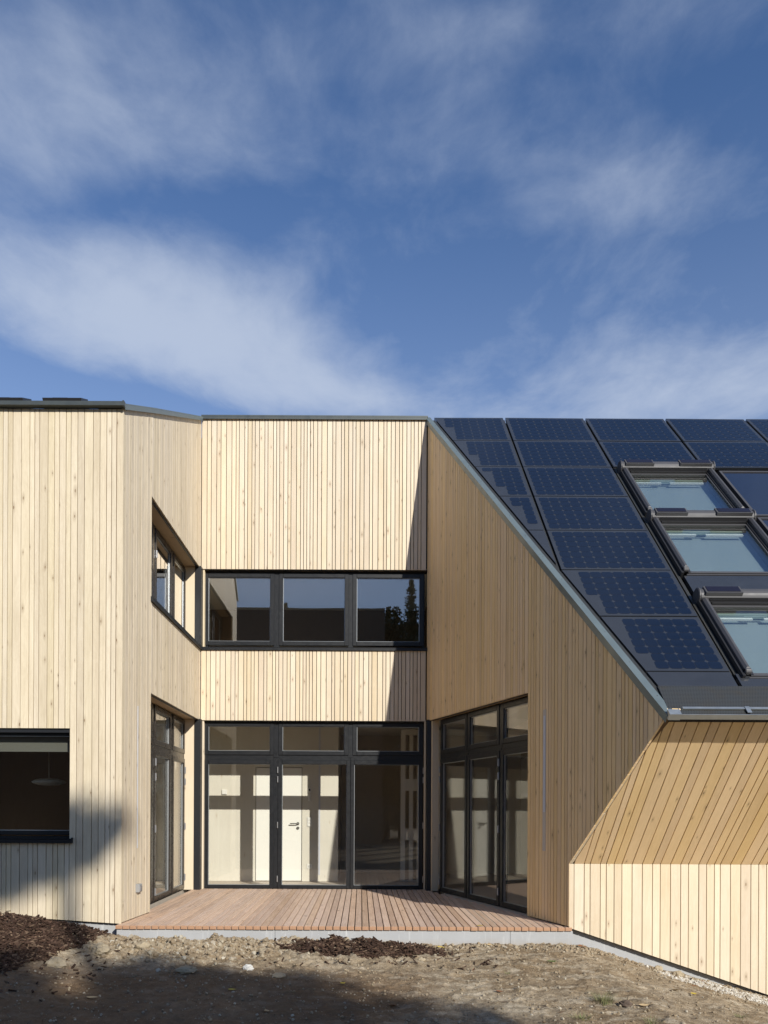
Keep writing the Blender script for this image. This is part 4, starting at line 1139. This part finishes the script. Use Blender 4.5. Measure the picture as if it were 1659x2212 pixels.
def leaf(x, y, L, W_, rot, tilt, m, label, z=None, curl=.3):
    V, F = [], []; N_ = 7
    for i in range(N_ + 1):
        t = i / N_; wd = W_ * math.sin(math.pi * min(1, t * .97 + .02)) ** .8 * (1 - .25 * t)
        zz = curl * L * (t - .5) ** 2
        for sgn, lift in ((-1, .25), (0, 0), (1, .25)): V.append((L * (t - .5), sgn * wd / 2, zz + lift * wd * .5 + .002))
    for i in range(N_):
        for j in (0, 1): a = i * 3 + j; F.append((a, a + 3, a + 4, a + 1))
    s_ = len(V)
    V += [(L * .5, -.0015, curl * L * .25 + .002), (L * .5, .0015, curl * L * .25 + .002), (L * .72, 0, curl * L * .5)]
    F.append((s_, s_ + 2, s_ + 1))
    V = [Vector(v_) for v_ in V]; nV = len(V); V += [v_ + Vector((0, 0, .0012)) for v_ in V]; F += [tuple(reversed([k + nV for k in f_])) for f_ in F]
    o = meshobj('fallen_leaf', V, F, m)
    o.location = (x, y, (gh(x, y) if z is None else z) + .012); o.rotation_euler = (tilt, tilt * .4, rot)
    tag(o, label, 'leaf', 'fallen leaves'); return o
leaf(.86, 8.22, .085, .055, .3, .35, M['leaf_yellow'], 'yellow leaf leaning at the plinth just right of the mulch patch')
leaf(.84, 8.02, .06, .04, 1.2, .1, M['leaf_yellow'], 'small yellow leaf right of the mulch patch, below the larger one')
leaf(1.38, 8.20, .075, .045, .1, .3, M['leaf_tan'], 'tan curled leaf on the soil under the deck seam')
leaf(2.38, 8.27, .10, .06, .2, .3, M['leaf_brown'], 'dark red-brown leaf at the corner where the plinth starts to fall')
leaf(3.62, 8.12, .07, .04, .9, .3, M['leaf_brown'], 'rust leaf on the gravel beside the sloping plinth')
leaf(1.85, 7.42, .10, .035, .1, .1, M['leaf_green'], 'long green leaf lying on the sunlit soil')
leaf(2.85, 6.95, .08, .045, 2.3, .3, M['leaf_tan'], 'pale tan leaf standing on the soil right of the grass tuft')
leaf(3.00, 6.92, .07, .045, .5, .2, M['leaf_yellow'], 'ochre leaf beside the pale tan one right of the grass tuft')
leaf(2.22, 6.02, .11, .05, .5, .2, M['leaf_tan'], 'tan leaf touching the hole by the grass tuft')
leaf(2.60, 5.62, .10, .07, 1.0, .5, M['leaf_green'], 'olive leaf at the bottom edge of the picture')
leaf(-1.05, 6.28, .065, .04, .3, .15, M['leaf_yellow'], 'single yellow leaf in the shaded ground')
leaf(-.15, 6.55, .06, .04, .9, .15, M['leaf_yellow'], 'faint yellow leaf in the shade before the mulch patch')
leaf(-2.1, 6.02, .09, .05, .2, .1, M['leaf_tan'], 'pale flat leaf in the shade at the lower left')
leaf(-.7, 5.75, .08, .045, 1.9, .1, M['leaf_tan'], 'dull flat leaf in the shade at the lower middle')
leaf(.25, 5.95, .07, .045, 2.6, .2, M['leaf_brown'], 'brown leaf on the ground at the end of the shadow')
leaf(1.30, 8.36, .075, .035, .1, .05, M['leaf_yellow'], 'pale yellow leaf lying on the front edge of the deck', z=-.002, curl=.1)
for k, (x, y) in enumerate(((1.15, 6.35), (1.05, 7.1), (2.0, 7.0), (3.3, 7.6), (1.5, 5.75), (-1.6, 7.35), (-.4, 7.2))):
    leaf(x, y, random.uniform(.04, .07), .03, random.random() * 6, random.uniform(.1, .5), M['leaf_brown'], ['withered brown scrap at the shadow edge below the deck seam', 'small brown scrap on the sunlit soil near the tiny sprig', 'curled brown scrap above the grass tuft', 'small rust scrap on the slope near the gravel', 'brown scrap low in the picture left of the grass', 'brown scrap among the clods left of the deck middle', 'dark scrap on soil just before the mulch patch'][k])

def tuft(x, y, n, h, sp, seed, label):
    rr_ = random.Random(seed); V, F = [], []
    for _ in range(n):
        a = rr_.random() * 6.28; r0 = sp * .4 * rr_.random(); bx_, by_ = math.cos(a) * r0, math.sin(a) * r0
        le = h * rr_.uniform(.5, 1.1); out = rr_.uniform(.3, 1.3); wd = rr_.uniform(.0012, .0028); k = len(V)
        pr = Vector((-math.sin(a), math.cos(a), 0))
        for i in range(4):
            t = i / 3; p = Vector((bx_ + math.cos(a) * out * le * t * t, by_ + math.sin(a) * out * le * t * t, le * (t - .45 * t * t * out)))
            V += [p - pr * wd * (1 - t * .9), p + pr * wd * (1 - t * .9)]
        for i in range(3): F.append((k + 2*i, k + 2*i + 1, k + 2*i + 3, k + 2*i + 2))
    o = meshobj('grass_tuft', V, F, M['grass']); o.location = (x, y, gh(x, y) - .004); tag(o, label, 'grass', 'grass tufts'); return o
tuft(1.93, 6.10, 170, .12, .22, 1, 'largest pale green grass tuft beside a small hole in the soil')
tuft(1.62, 5.62, 90, .07, .2, 2, 'thin grass tuft at the lower edge left of the olive leaf')
tuft(2.1, 5.55, 70, .07, .22, 3, 'straggly dry grass tuft at the very bottom of the picture')
tuft(3.15, 6.35, 40, .05, .16, 4, 'tiny grass tuft on the slope at the lower right')
tuft(1.35, 7.05, 26, .04, .12, 5, 'tiny sprig of grass on the sunlit soil')
lump(2.08, 6.02, .055, 21, M['bark'], 'dark crumbly lump in the hole beside the largest grass tuft', 'clod', sq=.5)

# ------------------------------------------------------------------ behind the viewer: neighbouring house and trees (seen in the glass, cast the foreground shade)
NB = thing('neighbour_house', 'dark gabled house opposite the courtyard, seen reflected in the upper panes', 'house', (-6, -14, -.6))
MB().box(-14, 1.0, -20, -12.2, -.8, 6.2).build('wall', M['facade_far'], NB)
m = MB(); fx_ = Fr((-14.3, -16.1, 6.5), (0, 1, 0), (0, 0, 1), (1, 0, 0))
m.poly([(-4.3, 0), (4.3, 0), (4.1, 4.4), (-3.9, 4.9)], 0, 15.4, fx_); m.build('roof', M['tile_far'], NB)
for i, x in enumerate((-3.4, -2.5)):
    MB().box(x, x + .7, -11.99, -11.93, 7.0, 7.5).build('window', M['glass_roof'], NB)

def conifer(x, y, H, R, seed, label, z0=-.8, gap=.1):
    rr_ = random.Random(seed)
    t = thing('conifer_tree', label, 'tree', (x, y, z0), 'conifers across the yard')
    MB().tube([(x, y, z0), (x + .05, y, z0 + H * .5), (x, y, z0 + H * .97)], [.17, .11, .02], 8).build('trunk', M['bark'], t)
    V, F = [], []; lev = int(H * 6.5)
    for k in range(lev):
        tt = gap + (1 - gap) * k / lev; z = z0 + H * tt; rad = R * (1 - tt) ** .85 * rr_.uniform(.75, 1.1) + .08
        nb = max(5, int(12 * (1 - tt) + 4))
        for b_ in range(nb):
            a = rr_.random() * 6.28; ln = rad * rr_.uniform(.65, 1.1); cs = Vector((math.cos(a), math.sin(a), 0))
            st_ = max(3, int(ln / .14))
            for s_ in range(st_):
                f_ = (s_ + .5) / st_; c = Vector((x, y, z - .28 * ln * f_ + .12 * ln * f_ * f_ + rr_.gauss(0, .10))) + cs * ln * f_
                for q_ in range(2):
                    e = Vector((rr_.gauss(0, 1), rr_.gauss(0, 1), rr_.gauss(0, .6))).normalized(); o2 = e.cross(cs + Vector((0, 0, .3))).normalized()
                    w_ = .17 * (1.15 - f_ * .6); k0 = len(V)
                    V += [c - e * w_, c + e * w_ * .4 + o2 * w_ * .45, c + e * w_ + Vector((0, 0, -.05)), c + e * w_ * .2 - o2 * w_ * .45]; F.append((k0, k0+1, k0+2, k0+3))
    meshobj('crown', V, F, M['needle'], t)
TREES = [(-4.6, -21.5, 14.5, 2.2), (-5.4, -23.5, 16.2, 2.6), (1.5, -19, 13.6, 3.0), (2.9, -20.5, 15.6, 3.3), (4.4, -19, 15.0, 3.2)]
TL = ['tall conifer far left of the yard behind the neighbour house', 'tallest conifer behind the neighbour house', 'bushy conifer close right of the neighbour house', 'second conifer right of the neighbour house', 'largest conifer right of the neighbour gable']
for i, (x, y, H, R) in enumerate(TREES): conifer(x, y, H, R, 50 + i, TL[i])
def broadleaf(x, y, top_, R, rz, seed, label):
    rr_ = random.Random(seed); cz = top_ - rz
    t = thing('broadleaf_tree', label, 'tree', (x, y, -.9), 'broadleaf trees across the yard')
    MB().tube([(x, y, -.9), (x + .1, y, cz - rz * .6), (x, y + .1, cz + rz * .5)], [.22, .15, .04], 8).build('trunk', M['bark'], t)
    V, F = [], []
    cl = []
    for _ in range(46):
        u_ = Vector((rr_.gauss(0, 1), rr_.gauss(0, 1), rr_.gauss(0, 1))).normalized() * rr_.random() ** .4
        cl.append((Vector((x + u_.x * R * .85, y + u_.y * R * .85, cz + u_.z * rz * .82)), rr_.uniform(.35, .62)))
    for c0, r0 in cl:
        for _ in range(95):
            o_ = Vector((rr_.gauss(0, 1), rr_.gauss(0, 1), rr_.gauss(0, .8))).normalized() * r0 * rr_.random() ** .45
            c = c0 + o_; e = Vector((rr_.gauss(0, 1), rr_.gauss(0, 1), rr_.gauss(0, 1))).normalized(); o2 = e.orthogonal().normalized(); k0 = len(V); w_ = rr_.uniform(.07, .12)
            V += [c - e * w_, c + o2 * w_ * .6, c + e * w_, c - o2 * w_ * .6]; F.append((k0, k0+1, k0+2, k0+3))
    meshobj('crown', V, F, M['needle'], t)
BT = [(3.4, 10.8, 'leftmost broadleaf tree of the row across the yard'), (4.9, 10.9, 'second broadleaf tree from the left across the yard'), (6.4, 10.95, 'middle broadleaf tree of the row across the yard'),
      (7.9, 11.05, 'fourth broadleaf tree of the row across the yard'), (9.1, 10.8, 'fifth, lower broadleaf tree of the row across the yard'), (10.2, 9.9, 'lowest broadleaf tree ending the row across the yard')]
for i, (x, tp, lb) in enumerate(BT): broadleaf(x, -12.3, tp, 1.35, 2.3, 80 + i, lb)
broadleaf(1.1, -18.0, 12.6, 1.5, 2.6, 91, 'small rounded tree beside the neighbour gable')
broadleaf(2.2, -17.0, 12.9, 1.6, 3.0, 92, 'rounded tree between the conifers right of the neighbour house')
# unseen pine added above the row, crown shaped to shade the left facade
PY = -15.0; TT = 8.46 - PY
PT = thing('shade_pine', 'unseen added pine, its flat bough shaped to shade the left facade', 'tree', (9.2, PY, -.9))
MB().tube([(9.2, PY - .2, -.9), (9.25, PY - .2, 8), (9.0, PY - .05, 13.9)], [.26, .2, .08], 8).build('trunk', M['bark'], PT)
rr_ = random.Random(77); V, F = [], []
cen = []
for _ in range(150):
    tx = rr_.uniform(-5.6, -2.78); topz = .98 - .05 * abs(tx + 3.3) + .07 * math.sin(tx * 7.0); botz = .90 + (tx + 2.75) * .42
    cen.append((tx, rr_.uniform(botz, topz)))
for cx_, cz_ in cen:
    for _ in range(46):
        x = cx_ + rr_.gauss(0, .06); z = cz_ + rr_.gauss(0, .035)
        c = Vector((x + .52 * TT, PY + rr_.gauss(0, .3), z + .56 * TT))
        e = Vector((rr_.gauss(0, 1), rr_.gauss(0, 1), rr_.gauss(0, .5))).normalized(); o2 = e.orthogonal().normalized(); k0 = len(V); w_ = .08
        V += [c - e * w_, c + o2 * w_ * .5, c + e * w_, c - o2 * w_ * .5]; F.append((k0, k0+1, k0+2, k0+3))
meshobj('crown', V, F, M['needle'], PT)
